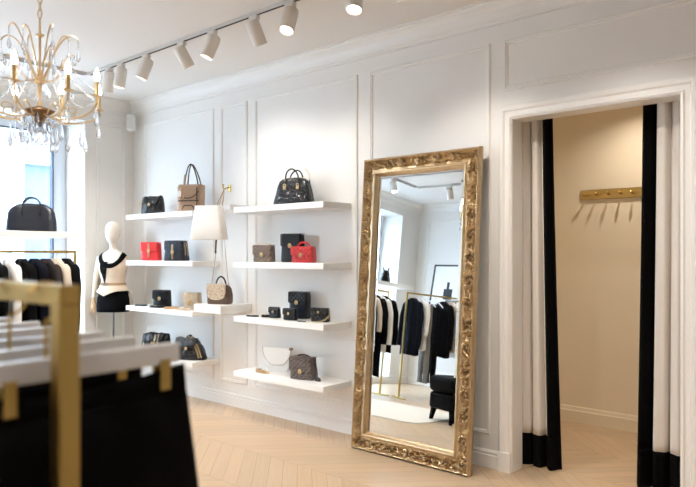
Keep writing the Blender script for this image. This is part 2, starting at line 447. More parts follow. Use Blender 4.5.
# ------------------------------------------------------------------ wall shelves
def shelf(x0, x1, y0, z, th, label, group, y1=YW, name='wall_shelf'):
    cx, cy = (x0+x1)/2, (y0+y1)/2
    b = MB(); b.box(x0-cx, x1-cx, y0-cy, y1-cy, 0, -th)
    o = b.build(name, 'shelf_white', smooth=True, bevel=.003, loc=(cx, cy, z)); tag(o, label, 'shelf', group)
ZS = [1.85, 1.375, .905, .43]
nmL = ['left-hand white wall shelf at the top, under the tan shopper bag', 'left-hand white wall shelf carrying the red flap bag',
       'left-hand white wall shelf carrying flat wallets beside the mannequin', 'left-hand white wall shelf at the bottom, under two black chain bags']
nmR = ['white wall shelf at the top near the mirror, under the black duffle', 'white wall shelf beside the mirror with red and taupe quilted bags',
       'white wall shelf beside the mirror with five small black bags', 'lowest white wall shelf beside the mirror with the white clutch']
for i, z in enumerate(ZS):
    shelf(-6.22, -5.06, 3.63, z, .05, nmL[i], 'shelves of the left bank')
    shelf(-4.46, -3.39, 3.63, z, .05, nmR[i], 'shelves of the right bank')
shelf(-4.95, -4.62, 3.72, 1.89, .045, 'small white ledge behind the hanging white tote below the brass hook', 'ledges between the banks')
shelf(-4.99, -4.6, 3.60, .985, .075, 'thick white block shelf under the leopard flap bag', 'ledges between the banks')

# ------------------------------------------------------------------ bags
def body_secs(w, h, d, n=5, top=1.0, bottom=1.0, r=.012, dt=1.0, k=8):
    secs = []
    for i in range(5):
        a = i/4*PI/2; q = r*(1-math.sin(a)); secs.append((r*(1-math.cos(a)), 0, 0, w/2*bottom-q, d/2-q, n))
    for i in range(1, k):
        t = i/k; f = bottom+(top-bottom)*t; g = 1+(dt-1)*t
        secs.append((r+(h-2*r)*t, 0, 0, w/2*f, d/2*g, n))
    for i in range(5):
        a = i/4*PI/2; q = r*(1-math.cos(a)); secs.append((h-r+r*math.sin(a), 0, 0, w/2*top-q, d/2*dt-q, n))
    return secs
def flap_grid(w, h, d, fl, rc=.03, ov=.003, point=0, top=1.0, nu=16):
    """front flap draped from the back edge over the top"""
    path = [(d/2*.8, h+ov*.5)]; r = .012
    path += [(-d/2+r-ov*0, h+ov)]
    for i in range(1, 5): a = i/4*PI/2; path.append((-d/2+r-(r+ov)*math.sin(a), h-r+(r+ov)*math.cos(a)))
    z0 = h-r
    for i in range(1, 11): path.append((-d/2-ov, z0-(fl-r)*i/10))
    L = [0]
    for p, q in zip(path, path[1:]): L.append(L[-1]+math.dist(p, q))
    P = []
    for (y, z), l in zip(path, L):
        e = L[-1]-l; hw = w/2*top*1.005
        if e < rc: hw = hw-rc+math.sqrt(max(0, rc*rc-(rc-e)**2))
        row = []
        for j in range(nu+1):
            u = -1+2*j/nu; zz = z
            if y < -d/2+.001 and point: zz = z-point*(1-abs(u))*((z0-z)/(fl-r))
            row.append((hw*u, y, zz))
        P.append(row)
    return P
def gold_clasp(b, y, z, s=.016):
    b.box(-s*.55, s*.55, y-.006, y, z-s*.6, z+s*.6)
    b.tube(arc((0, y-.008, z-s*.1), s*.75, s*.9, 0, 345, 14), s*.16, 6, closed=True)
    b.ball((0, y-.009, z), s*.3, 8, 5)
def flap_bag(name, label, loc, rz, w, h, d, bm_, fm=None, fl=.5, rc=.03, clasp=None, handle=None, hm=None, chain=None, top=.96, group=None, point=0, cm='pale_gold', cs=.016):
    t = thing(name, label, 'bag', loc, rad(rz), group)
    b = MB(); b.sell(body_secs(w, h, d, 6, top=top, dt=.9), 36); b.build('body', bm_, t)
    f = MB(); f.grid(flap_grid(w, h, d, h*fl, rc, point=point, top=top)); f.build('flap', fm or bm_, t, solid=.0035, angle=60)
    # front panel seam piping
    g = MB(); y = -d/2-.004
    zc = h-h*fl+.012-point*.8
    if clasp != 0:
        gold_clasp(g, y-.002, zc, cs)
        if clasp == 'long':
            for q in range(3): g.tube(arc((0, y-.008, zc-.02-.02*q), .008, .011, 0, 345, 12), .0028, 6, closed=True)
            for q in range(3): g.tube(arc((0, y-.008, zc+.02+.02*q), .008, .011, 0, 345, 12), .0028, 6, closed=True)
        g.build('clasp', cm, t)
    if handle:
        hh, hw = handle; g = MB(); g.tube(arc((0, 0, h-.002), hw, hh, 0, 180, 18), .006, 8, flat=1.5)
        g.build('handle', hm or bm_, t)
        g = MB()
        for s in (-1, 1): g.tube(arc((s*hw, 0, h+.004), .009, .009, 0, 340, 10), .002, 5, closed=True)
        g.build('handle_ring', cm, t)
    if chain:
        for path in chain: MB().chain(path).build('chain_strap', cm, t)
    return t
def dome_bag(name, label, loc, rz, w, h, d, mt, hh, hw, group=None, top=.72, strap=None, hz=.93, rs=.62):
    t = thing(name, label, 'bag', loc, rad(rz), group)
    secs = []
    N = 18
    for i in range(N+1):
        u = i/N; z = h*u
        f = 1.0-(1-top)*u**1.6
        if u > rs: q = (u-rs)/(1-rs); f *= math.sqrt(max(0, 1-(q*.93)**2.6))*.9+.1
        if u < .05: f *= .96
        g = (1-.62*u**1.3)
        if u > .97: g *= .6
        secs.append((z, 0, 0, w/2*f, d/2*g, 4.5-1.5*u))
    def cr(p, a):
        n = noise.noise(p*14+Vector((7, 1, 3)))*.006
        return Vector((p.x+n*.4, p.y+n*(1 if p.y > 0 else -1)*(-1), p.z))
    b = MB(); b.sell(secs, 48, fn=cr); b.build('body', mt, t)
    for s in (-1, 1):
        g = MB(); y = s*d*.22
        pts = [(-hw, y*1.35, h*.66)]+[(p.x, y+s*.012*math.sin(PI*i/14), p.z) for i, p in enumerate(arc((0, y, h*hz), hw, hh, 0, 180, 14)[::-1])]+[(hw, y*1.35, h*.66)]
        g.tube(pts, .0065, 8); g.build('handle', mt, t)
        g = MB()
        for q in (-1, 1): g.box(q*hw-.012, q*hw+.012, y*1.35-.004 if s > 0 else y*1.5-.006, y*1.5+.006 if s > 0 else y*1.35+.004, h*.56, h*.7); g.tube(arc((q*hw, y*1.55, h*.72), .011, .011, 0, 345, 10), .0025, 5, closed=True)
        g.build('handle_tab', mt if strap is None else 'pale_gold', t)
    g = MB(); g.tube([(x, 0, h*1.003-abs(x/(w*.36))**3*h*.05) for x in [w*.34*(-1+2*i/12) for i in range(13)]], .004, 6); g.build('zip', 'pale_gold', t)
    g = MB(); g.tube([(w/2*.99*math.cos(2*PI*i/40)**1 if 0 else w/2*sgnpow(math.cos(2*PI*i/40), .45), d/2*sgnpow(math.sin(2*PI*i/40), .45), .008) for i in range(40)], .005, 6, closed=True); g.build('base_piping', mt, t)
    if strap:
        g = MB(); g.tube(bez(strap, 18), .009, 8, flat=.45); g.build('shoulder_strap', mt, t)
        g = MB(); p = Vector(strap[0]); g.chain([p, p+Vector((.0, .0, .05)), p+Vector((-.04, 0, .1))], .016, .007, .002); g.build('strap_clip', 'pale_gold', t)
    return t
def slouch_bag(name, label, loc, rz, w, h, d, mt, seed, group=None, chains=None, top=.8, skew=0, charm=None):
    t = thing(name, label, 'bag', loc, rad(rz), group); N = 16
    secs = []
    for i in range(N+1):
        u = i/N; f = 1-(1-top)*u**1.6
        if i == 0: f *= .95
        if u > .95: f *= .97
        g = (1-.65*u**2)*(.85+.15*math.sin(PI*u)); 
        if u > .95: g *= .55
        secs.append((h*u, skew*u, 0, w/2*f, d/2*g, 3))
    sd = Vector((seed*3.1, seed*1.7, seed))
    def cr(p, a):
        k = min(1, p.z/(h*.1)) if h else 1
        n = noise.noise(Vector((p.x*22, p.y*10, p.z*9))+sd)*.016+abs(noise.noise(Vector((p.x*40, 0, p.z*30))+sd))*.008
        return Vector((p.x*(1+n*.5), p.y*(1+n*18), p.z+n*k*.8+(0 if p.z < h*.7 else .012*math.sin(p.x*55+seed))))
    b = MB(); b.sell(secs, 56, fn=cr); b.build('body', mt, t, angle=70)
    f = MB(); P = []
    for i in range(9):
        v = i/8
        P.append([(skew+(-.5+j/14)*w*.72*(1-.25*v*v), -d*.5*(.35+.68*math.sin(v*PI/2)) - .006 + .004*math.sin(j*1.3+seed), h*1.0-v*h*.42+.006*math.sin(j*.9+seed*2)) for j in range(15)])
    f.grid(P); f.build('flap', mt, t, solid=.004, angle=70)
    g = MB(); gold_clasp(g, -d*.5-.014, h*.56, .016); g.build('clasp', 'pale_gold', t)
    if chains:
        for c in chains: MB().chain(bez(c, 14), .015, .007, .0022).build('chain_strap', 'pale_gold', t)
    return t
def wallet(name, label, loc, rz, w, d, th, mt, group=None, cm='pale_gold'):
    t = thing(name, label, 'wallet', loc, rad(rz), group)
    b = MB(); b.sell(body_secs(w, th*.62, d, 6, r=.003, k=2), 32); b.build('body', mt, t)
    b = MB(); b.sell([(th*.62, 0, d*.04, w/2*.985, d*.45, 6), (th*.9, 0, d*.04, w/2*.985, d*.45, 6), (th, 0, d*.04, w/2*.96, d*.43, 6)], 32); b.build('flap', mt, t)
    g = MB(); g.box(-.012, .012, -d*.42, -d*.3, th, th+.003); g.build('clasp', cm, t, bevel=.001)
    return t
Z1, Z2, Z3, Z4 = ZS
# --- left bank, top
slouch_bag('shoulder_bag', 'small crumpled black slouchy bag on the top left shelf', (-5.93, 3.77, Z1), 28, .25, .18, .13, 'navy_croc', 3,
           chains=[[(-.1, -.03, .14), (-.135, -.04, .15), (-.13, -.05, .1), (-.11, -.06, .07)]], top=.92)
t = thing('tote_bag', 'tan shopper tote with tall looped handles and dark piping on the top left shelf', 'bag', (-5.27, 3.77, Z1), rad(32)); t.scale = (1.04, 1.15, 1.09)
b = MB(); b.sell([(0, 0, 0, .115, .055, 5), (.008, 0, 0, .12, .06, 5), (.08, 0, 0, .122, .058, 4), (.16, 0, 0, .126, .05, 3.5), (.225, 0, 0, .132, .036, 3), (.232, 0, 0, .13, .03, 3)], 40,
                 fn=lambda p, a: Vector((p.x, p.y*(1+.12*noise.noise(p*16)), p.z+(.012*math.sin(p.x*22) if p.z > .2 else 0))))
b.build('body', 'taupe_leather', t)
f = MB(); f.grid(flap_grid(.2, .232, .1, .14, .06, top=1, ov=.006)); f.build('flap', 'taupe_leather', t, solid=.004, angle=60)
for s in (-1, 1):
    g = MB(); g.tube([(-.06+.04, s*.035, .2)]+bez([(-.05, s*.035, .21), (-.045, s*.03, .34), (-.02, s*.012, .44), (.0, s*.008, .475), (.015, s*.012, .44), (.075, s*.03, .32), (.085, s*.035, .21)], 20), .006, 8)
    g.build('handle', 'dark_trim', t)
g = MB(); g.tube([(x, -.064, .095-.0*x) for x in (-.1, -.05, 0, .05, .1)], .004, 6)
g.tube(bez([(-.1, -.066, .16), (-.05, -.07, .1), (.05, -.07, .1), (.1, -.066, .18)], 10), .004, 6)
for s in (-1, 1): g.tube(bez([(0, -.068, .05), (s*.04, -.07, .07), (s*.06, -.068, .02)], 6), .004, 6)
g.tube([(.082, -.066, .21), (.085, -.068, .01)], .0045, 6)
g.build('piping', 'dark_trim', t)
g = MB(); g.box(-.1, -.065, -.078, -.073, .13, .18); g.tube([(-.082, -.072, .18), (-.06, -.04, .25), (-.04, -.03, .29)], .003, 5); g.build('luggage_tag', 'white_leather', t)
g = MB(); g.tube([(-.052, -.036, .24), (-.046, -.031, .33)], .009, 8); g.build('handle_wrap', 'tan_leather', t)
g = MB(); g.ball((-.045, -.068, .13), .011, 8, 5); g.build('clasp', 'pale_gold', t)
# --- left bank, second
flap_bag('flap_bag', 'bright red flap bag with gold links beside the navy quilted bag', (-5.96, 3.77, Z2), 26, .21, .185, .09, 'red_leather', fl=.5, rc=.02, clasp='long', top=.93, cs=.02)
flap_bag('flap_bag', 'navy quilted flap bag with gold chain, right of the red bag on the left shelf', (-5.51, 3.77, Z2), 24, .235, .195, .14, 'navy_leather', 'navy_quilt', fl=.6, rc=.05, clasp='long', top=.8,
         chain=[bez([(.085, -.02, .19), (.115, -.03, .14), (.118, -.03, .08), (.112, -.03, .05)], 10), bez([(.1, 0, .18), (.125, .0, .13), (.128, 0, .05)], 10)], cs=.02)
# --- left bank, third
flap_bag('flap_bag', 'plain black boxy flap bag with square gold clasp, beside the leopard print bag', (-5.79, 3.79, Z3), 22, .18, .165, .09, 'black_leather', fl=.55, rc=.015, clasp='x', cs=.02)
flap_bag('flap_bag', 'boxy tan leopard print flap bag behind two gold trimmed wallets', (-5.27, 3.79, Z3), 22, .17, .16, .085, 'leopard_hide', fl=.5, rc=.015, clasp='x', top=.97, point=.015, cs=.022)
wallet('wallet', 'flat black wallet nearest the mannequin on the left shelf', (-6.03, 3.69, Z3), 20, .12, .07, .016, 'black_leather')
wallet('wallet', 'flat black wallet lying in front of the plain black flap bag', (-5.72, 3.685, Z3), 18, .15, .08, .022, 'black_leather')
wallet('wallet', 'flat tan wallet lying left of the leopard print bag', (-5.47, 3.685, Z3), 30, .14, .085, .02, 'tan_leather')
wallet('wallet', 'flat leopard wallet lying in front of the leopard print bag', (-5.25, 3.675, Z3), 12, .13, .075, .02, 'leopard_hide')
# --- left bank, bottom
slouch_bag('shoulder_bag', 'soft black bag with double gold chains on the bottom left shelf', (-5.87, 3.77, Z4), 28, .32, .195, .14, 'black_leather', 5,
           chains=[[(.02, -.06, .19), (.03, -.09, .14), (.02, -.095, .07), (.03, -.085, .02)], [(.055, -.05, .19), (.06, -.085, .13), (.05, -.09, .06), (.06, -.08, .02)], [(-.12, -.04, .12), (-.11, -.08, .06), (-.09, -.09, .02)]], top=.92)
slouch_bag('shoulder_bag', 'slumped black bag with chain draped down its right side on the bottom left shelf', (-5.25, 3.755, Z4), 24, .33, .21, .16, 'navy_croc', 9,
           chains=[[(.03, -.04, .22), (.09, -.05, .17), (.115, -.06, .1), (.15, -.07, .03)], [(.0, -.045, .22), (.07, -.06, .17), (.1, -.075, .1), (.13, -.085, .03)]], top=.36, skew=-.02)
t = thing('key_charm', 'gold charm lying between the two black bags on the bottom left shelf', 'charm', (-5.53, 3.72, Z4), rad(20))
g = MB(); g.tube(arc((0, 0, .006), .022, .018, 0, 345, 14, ay=(0, 1, 0)), .005, 6, closed=True); g.build('ring', 'pale_gold', t)
g = MB(); g.sell([(0, .045, 0, .02, .018, 3), (.016, .045, 0, .022, .02, 3), (.024, .045, 0, .012, .01, 3)], 20); g.chain([(.02, 0, .006), (.035, 0, .008)], .008, .004, .0015); g.build('fob', 'pale_gold', t)
# --- block shelf bag with strap to the hook
t = thing('saddle_bag', 'brown saddle bag with leopard flap and long strap, on the block shelf', 'bag', (-4.80, 3.75, .985), rad(28))
b = MB(); b.sell([(0, 0, 0, .105, .05, 5), (.01, 0, 0, .112, .056, 5), (.08, 0, 0, .115, .056, 4.5), (.14, 0, 0, .105, .05, 4), (.165, 0, 0, .09, .04, 3.5), (.175, 0, 0, .07, .025, 3)], 40); b.build('body', 'brown_leather', t)
f = MB(); P = flap_grid(.185, .174, .1, .135, .07, top=1, ov=.009, nu=20); f.grid([[(x-.012, y, z) for x, y, z in r] for r in P]); f.build('flap', 'leopard_hide', t, solid=.004, angle=60)
g = MB(); g.tube(arc((.01, 0, .165), .048, .085, 0, 180, 16), .0075, 8); g.build('handle', 'black_leather', t)
g = MB()
ca, sa = math.cos(rad(-28)), math.sin(rad(-28))
def loc2(x, y, z):
    dx, dy = x+4.80, y-3.75; return (dx*ca-dy*sa, dx*sa+dy*ca, z-.985)
hk = (-4.92, 3.895, 2.062)
g.tube([(-.085, 0, .155), loc2(-4.735, 3.66, 1.5), loc2(-4.74, 3.675, 1.7), loc2(-4.76, 3.69, 1.9), loc2(*hk)], .0032, 6, flat=1.6)
g.tube([(.085, 0, .155), loc2(-4.64, 3.68, 1.5), loc2(-4.66, 3.69, 1.7), loc2(-4.70, 3.70, 1.9), loc2(*hk)], .0026, 6)
g.build('shoulder_strap', 'tan_leather', t)
g = MB(); g.tube([loc2(-4.75, 3.66, 1.45), loc2(-4.737, 3.66, 1.6)], .009, 8, flat=.6); g.build('strap_pad', 'brown_leather', t)
t = thing('wall_hook', 'brass wall hook above the small ledge, holding cords', 'hook', (-4.92, YW, 2.07))
g = MB(); g.box(-.02, .02, -.008, 0, -.035, .035); g.build('plate', 'brass', t, bevel=.003)
g = MB(); g.tube([(0, -.006, .01), (0, -.04, .0), (0, -.07, -.012), (0, -.082, .004), (0, -.08, .022)], .006, 8); g.ball((0, -.08, .026), .011); g.build('prong', 'brass', t)
t = thing('tote_bag', 'white tapered fabric tote hanging by thin cords from the brass hook', 'bag', (-4.70, 3.55, 1.57), rad(20))
b = MB(); b.sell([(0, 0, 0, .165, .06, 8), (.004, 0, 0, .168, .063, 8), (.15, 0, 0, .148, .056, 8), (.3, 0, 0, .122, .048, 8), (.302, 0, 0, .118, .044, 8)], 48); b.build('body', 'shade_fabric', t, angle=50)
g = MB(); hx = Vector((hk[0], hk[1], hk[2]))-Vector((-4.70, 3.55, 1.57)); c20, s20 = math.cos(rad(-20)), math.sin(rad(-20))
hl = (hx.x*c20-hx.y*s20, hx.x*s20+hx.y*c20, hx.z)
for s in (-1, 1): g.tube([(.098+s*.016, .03, .29), (.085+s*.016, .075, .345), hl], .002, 6)
g.build('cord', 'tan_leather', t)
# --- right bank, top
dome_bag('duffle_bag', 'black crocodile duffle with two round handles on the top shelf by the mirror', (-3.87, 3.79, Z1), 18, .34, .225, .17, 'navy_croc', .085, .06, top=.74, rs=.8,
         strap=[(.145, -.01, .2), (.175, -.05, .16), (.19, -.06, .08), (.225, -.05, .05), (.2, -.05, .012), (.15, -.05, .012)])
# --- right bank, second
flap_bag('flap_bag', 'black flap bag with round gold clasp standing behind the red quilted bag', (-3.945, 3.85, Z2), 16, .2, .235, .09, 'black_leather', fl=.45, rc=.02, clasp='x', cs=.02, top=.93)
flap_bag('flap_bag', 'taupe quilted bag with chain handle, left of the black bag by the mirror', (-4.17, 3.73, Z2), 18, .185, .14, .085, 'taupe_quilt', fl=.6, rc=.02, clasp='x', cs=.018,
         chain=[bez([(-.07, 0, .14), (-.06, 0, .17), (.06, 0, .17), (.07, 0, .14)], 10)])
flap_bag('flap_bag', 'red quilted flap bag with rolled top handle beside the mirror', (-3.69, 3.725, Z2), 14, .2, .125, .09, 'red_quilt', fl=.6, rc=.03, clasp='x', cs=.018, handle=(.04, .055), hm='red_leather')
# --- right bank, third
flap_bag('flap_bag', 'tall black flap bag with gold clasp standing behind the small black purses', (-3.86, 3.85, Z3), 14, .175, .22, 0.1, 'navy_leather', 'black_quilt', fl=.42, rc=.02, clasp='x', cs=.018)
flap_bag('purse', 'small black purse with gold clasp, left one before the tall black bag', (-4.05, 3.74, Z3), 12, .105, .088, .04, 'black_leather', fl=.5, rc=.01, clasp='x', cs=.012)
flap_bag('purse', 'small black purse with gold clasp directly in front of the tall black bag', (-3.82, 3.70, Z3), 12, .125, .092, .045, 'black_leather', fl=.5, rc=.01, clasp='x', cs=.012)
t = flap_bag('camera_bag', 'small black quilted box bag with chain, rightmost on the shelf by the mirror', (-3.55, 3.77, Z3), 14, .155, .105, .06, 'black_quilt', fl=.35, rc=.02, clasp='x', cs=.01,
             chain=[bez([(.08, 0, .1), (.1, -.01, .06), (.085, -.03, .005), (.02, -.075, .004), (-.04, -.07, .004)], 14)])
wallet('wallet', 'thin black card wallet lying at the left end of the shelf by the mirror', (-4.29, 3.70, Z3), 10, .11, .055, .012, 'black_leather')
wallet('wallet', 'small grey wallet lying beside the left small black purse', (-4.16, 3.74, Z3), 20, .075, .05, .02, 'cloth_brown')
t = thing('key_charm', 'silver key charm lying before the black quilted box bag', 'charm', (-3.68, 3.665, Z3), rad(10))
g = MB(); g.tube(arc((0, 0, .004), .014, .012, 0, 345, 12, ay=(0, 1, 0)), .003, 6, closed=True); g.build('ring', 'steel', t)
g = MB(); g.box(.014, .055, -.008, .008, 0, .007); g.chain([(.01, 0, .005), (.02, 0, .005)], .007, .003, .001); g.build('fob', 'steel', t, bevel=.001)
# --- right bank, bottom
t = thing('clutch_bag', 'white envelope clutch with pointed flap leaning on the wall above the lowest shelf', 'bag', (-4.14, 3.86, Z4), rad(16))
b = MB(); b.sell([(0, 0, 0, .09, .012, 4), (.006, 0, 0, .1, .016, 4), (.11, 0, 0, .13, .018, 4), (.2, 0, 0, .14, .012, 4), (.208, 0, 0, .138, .008, 4)], 40); b.build('body', 'white_leather', t)
f = MB(); P = []
for i in range(12):
    v = i/11; hw = .142*(1-.0*v)*math.sqrt(max(0, 1-(v*.97)**2.2))
    P.append([(hw*(-1+2*j/16), -.019-.003*v, .21-.155*v) for j in range(17)])
f.grid(P); f.build('flap', 'white_leather', t, solid=.004, angle=60)
g = MB(); g.tube([(p[0], -.0245, p[2]) for p in [r[0] for r in P]]+[(p[0], -.0245, p[2]) for p in [r[-1] for r in P][::-1]], .0022, 5); g.build('flap_edge', 'tan_leather', t)
g = MB(); g.box(.125, .15, -.03, .0, .19, .212); g.build('corner_clasp', 'bronze', t, bevel=.003)
t = thing('belt', 'coiled tan belt with gold buckle lying before the white clutch', 'belt', (-4.18, 3.73, Z4), rad(12))
g = MB(); rings = [arc((-.05, 0, .015), .028, .022, 0, 345, 16, ay=(0, 1, 0))]
g.tube(rings[0], .013, 8, closed=True, flat=.2); g.tube([(-.03, -.022, .012), (.02, -.03, .012), (.07, -.025, .012)], .012, 8, flat=.25); g.build('strap', 'tan_leather', t)
g = MB(); g.tube([(x, -.038, z) for x, z in ((.0, .004), (.04, .004), (.04, .028), (0, .028))], .004, 6, closed=True); g.box(.05, .085, -.036, -.03, .004, .022); g.build('buckle', 'pale_gold', t)
t = flap_bag('camera_bag', 'grey quilted camera bag right of the white clutch on the lowest shelf', (-3.73, 3.76, Z4), 14, .215, .175, .1, 'grey_quilt', fl=.66, rc=.03, clasp='x', cs=.02, cm='pale_gold')
g = MB(); g.tube(bez([(-.08, .02, .17), (-.06, .02, .2), (.03, .02, .205), (.1, .01, .19), (.135, 0, .13), (.13, -.02, .06), (.15, -.03, .01)], 22), .0075, 8, flat=.6); g.build('shoulder_strap', 'brown_leather', t)
g = MB(); g.sell([(0, .155, -.035, .022, .014, 4), (.02, .155, -.035, .02, .012, 4), (.03, .15, -.033, .012, .008, 3)], 20); g.build('strap_end', 'dark_trim', t)

# ------------------------------------------------------------------ window shelf and bag
def window_shelf(y0, y1, z, label):
    t = thing('window_shelf', label, 'shelf', (-6.3, (y0+y1)/2, z))
    b = MB(); L = (y1-y0)/2; b.box(-.17, .2, -L, L, -.055, 0); b.build('board', 'shelf_white', t, bevel=.003)
    for yy in (-L+.12, L-.12):
        b = MB(); b.box(XL-WD+.08+6.3, -.165, yy-.012, yy+.012, -.05, -.02); b.build('bracket', 'window_frame', t, smooth=False)
window_shelf(1.75, 3.09, 1.655, 'white shelf across the window under the navy bowler bag')
dome_bag('bowler_bag', 'large navy-black bowler bag with round handles on the shelf in front of the window', (-6.3, 2.70, 1.655), 62, .44, .265, .2, 'navy_leather', .075, .075, top=.84)
window_shelf(-1.1, .35, 1.62, 'white shelf across the far window, reflected in the mirror')
dome_bag('bowler_bag', 'black bowler bag on the window shelf reflected at the mirror left edge', (-6.3, -.56, 1.62), 60, .3, .2, .15, 'black_leather', .06, .055, top=.84)

# ------------------------------------------------------------------ hangers, garments and racks
def hanger_mesh(w=.2, hook='brass'):
    """wooden coat hanger; origin at the hook crown"""
    t = thing('coat_hanger', 'x', 'hanger')
    b = MB(); pts = [(x, 0, -.085-.085*abs(x/w)**1.5) for x in [w*(-1+2*i/14) for i in range(15)]]
    b.tube(pts, .009, 8, flat=.7); b.build('shoulder_bar', 'hanger_white', t)
    g = MB(); g.tube([(0, 0, -.085), (0, 0, -.055)]+[(p.x, 0, p.z) for p in arc((0, 0, -.022), .022, .022, -90, 170, 12)], .0022, 6); g.build('hook', hook, t)
    return t
GARM = {}
def garment(kind, mt):
    """origin at the hook crown; local X across the shoulders"""
    t = thing('jacket', 'x', 'clothes')
    wds = dict(jacket=(.205, .72), coat=(.21, 1.05), blouse=(.19, .62))[kind if kind != 'trousers' else 'jacket']
    if kind == 'trousers':
        t.name = 'trousers'
        b = MB()
        for s in (-1, 1):
            b.sell([(-.2-1.0*i/12+.0, s*(.055+.02*i/12), 0, .058+.006*math.sin(i), .022+.004*math.cos(i*2), 3) for i in range(13)][::-1], 24)
        b.build('leg', mt, t)
        b = MB(); b.sell([(-.2, 0, 0, .115, .026, 4), (-.155, 0, 0, .112, .02, 4), (-.15, 0, 0, .11, .015, 4)], 24); b.build('waistband', mt, t)
        return t
    w, L = wds
    prof = [(-.075, .055, .045), (-.082, .065, .05), (-.1, .1, .052), (-.13, .155, .05), (-.16, .19, .05), (-.19, w, .052), (-.24, w*1.01, .06), (-.32, w*.97, .068), (-.45, w*.95, .07), (-.6, w*1.0, .075)]
    z = -.6
    while z > -L-.075: z -= .08; prof.append((z, w*(1.0+.1*(-.6-z)), .08+.03*(-.6-z)))
    def fold(p, a):
        k = min(1, max(0, (-p.z-.2)/.5)); sd = len(GARM)
        f = 1+k*.13*math.sin(7*a+sd)+k*.07*math.sin(11*a+2*sd)
        return Vector((p.x*(1+.02*k*math.sin(5*a)), p.y*f, p.z+(k*.008*math.sin(3*a))))
    b = MB(); b.sell([(z, 0, 0, a, c*.62, 2.6) for z, a, c in prof][::-1], 56, fn=fold); b.build('body', mt, t, angle=70)
    for s in (-1, 1):
        b = MB(); ln = .56 if kind != 'blouse' else .4
        pts = bez([(s*(w-.05), 0, -.17), (s*(w+.02), 0, -.2), (s*(w+.045), -.01, -.4), (s*(w+.03), -.02, -.17-ln)], 14)
        b.tube(pts, lambda u: .056-.014*u+.003*math.sin(u*16), 14, flat=.78); b.build('sleeve', mt, t, angle=70)
    if kind in ('jacket', 'coat'):
        for s in (-1, 1):
            b = MB(); P = []
            for i in range(8):
                v = i/7
                P.append([(s*(.05-.045*v+u*.05*(1-v*.8)), -.038-.014*math.sin(min(1, v*1.2)*PI/2), -.085-.3*v-.02*u) for u in (0, .33, .66, 1)])
            b.grid(P); b.build('lapel', mt, t, solid=.004, angle=70)
    return t
def hang(kind, mt, loc, rz, label, group, name=None, hl=None):
    key = (kind, mt)
    if key not in GARM:
        GARM[key] = garment(kind, mt); g = GARM[key]; g.location = loc; g.rotation_euler.z = rz; g['label'] = label; g['group'] = group
    else:
        g = dup(GARM[key], loc, rz, label, group)
    if name: g.name = name
    g['category'] = 'clothes'
    if 'H' not in GARM:
        h = GARM['H'] = hanger_mesh(); h.location = loc; h.rotation_euler.z = rz; h['label'] = hl; h['group'] = group.replace('clothes', 'hangers')
    else: dup(GARM['H'], loc, rz, hl, group.replace('clothes', 'hangers'))
def rack(label, p0, p1, H, th=.022, foot=True, mt='rail_gold', footlen=.5, cat='clothes rack'):
    p0 = Vector((p0[0], p0[1], 0)); p1 = Vector((p1[0], p1[1], 0)); d = p1-p0; a = math.atan2(d.y, d.x); L = d.length
    t = thing('clothes_rack', label, cat, p0, a); r = th/2
    b = MB(); b.box(-r, L+r, -r, r, H-th, H); b.build('rail', mt, t, smooth=False, bevel=.002)
    for x in (0, L):
        b = MB(); b.box(x-r, x+r, -r, r, th*.8 if foot else 0, H-th); b.build('post', mt, t, smooth=False, bevel=.002)
        if foot:
            b = MB(); b.box(x-r, x+r, -footlen/2, footlen/2, 0, th*.8); b.build('foot', mt, t, smooth=False, bevel=.002)
    return t
# window rack (left of the picture), rail at eye level
RH = 1.475
rack('gold clothes rack of jackets in front of the window at the left', (-5.9, 2.92), (-5.9, 1.3), RH)
seq = [('coat', 'cloth_black', 2.84, 'black long coat at the right end of the window rack'),
       ('jacket', 'cloth_beige', 2.745, 'beige jacket second from the right on the window rack'),
       ('coat', 'cloth_brown', 2.65, 'dark brown coat hanging left of the beige jacket'),
       ('coat', 'cloth_navy', 2.55, 'navy coat hanging in the middle of the window rack'),
       ('jacket', 'cloth_black', 2.44, 'black jacket hanging right of the white coat'),
       ('coat', 'cloth_white', 2.33, 'white coat hanging on the window rack among dark jackets'),
       ('coat', 'cloth_black', 2.21, 'black coat hanging left of the white coat'),
       ('jacket', 'cloth_navy', 2.10, 'navy jacket at the left picture edge on the window rack')]
for i, (kd, mt_, y, lb) in enumerate(seq):
    hang(kd, mt_, (-5.9, y, RH+.0025), rad(1.5*((i*7) % 5-2)), lb, 'clothes on the window rack', hl='white hanger inside the '+lb)
# two racks seen in the mirror
rack('gold clothes rack before the far window, at the mirror left edge', (-5.5, .38), (-5.5, 1.55), 1.42, footlen=.3)
for i, (kd, mt_, y, lb) in enumerate([('jacket', 'cloth_black', 0.5, 'black jacket nearest the post of the far window rack'), ('jacket', 'cloth_white', .61, 'white jacket on the far window rack in the mirror'),
                                       ('coat', 'cloth_black', 0.72, 'long black coat on the far window rack in the mirror'), ('blouse', 'cloth_beige', 0.84, 'beige blouse on the far window rack'), ('coat', 'cloth_navy', 0.97, 'long navy coat on the far window rack'), ('jacket', 'cloth_white', 1.1, 'white jacket deepest on the far window rack')]):
    hang(kd, mt_, (-5.5, y, 1.4225), rad(2*(i % 3-1)), lb, 'clothes on the far window rack', hl='white hanger inside the '+lb)
RC0, RC1 = Vector((-5.15, .42)), Vector((-4.5, -.92))
rack('slim gold clothes rack with cross feet, standing centre in the mirror', RC0, RC1, 1.42, footlen=.34)
dC = (RC1-RC0).normalized(); aC = math.atan2(dC.y, dC.x)-PI/2
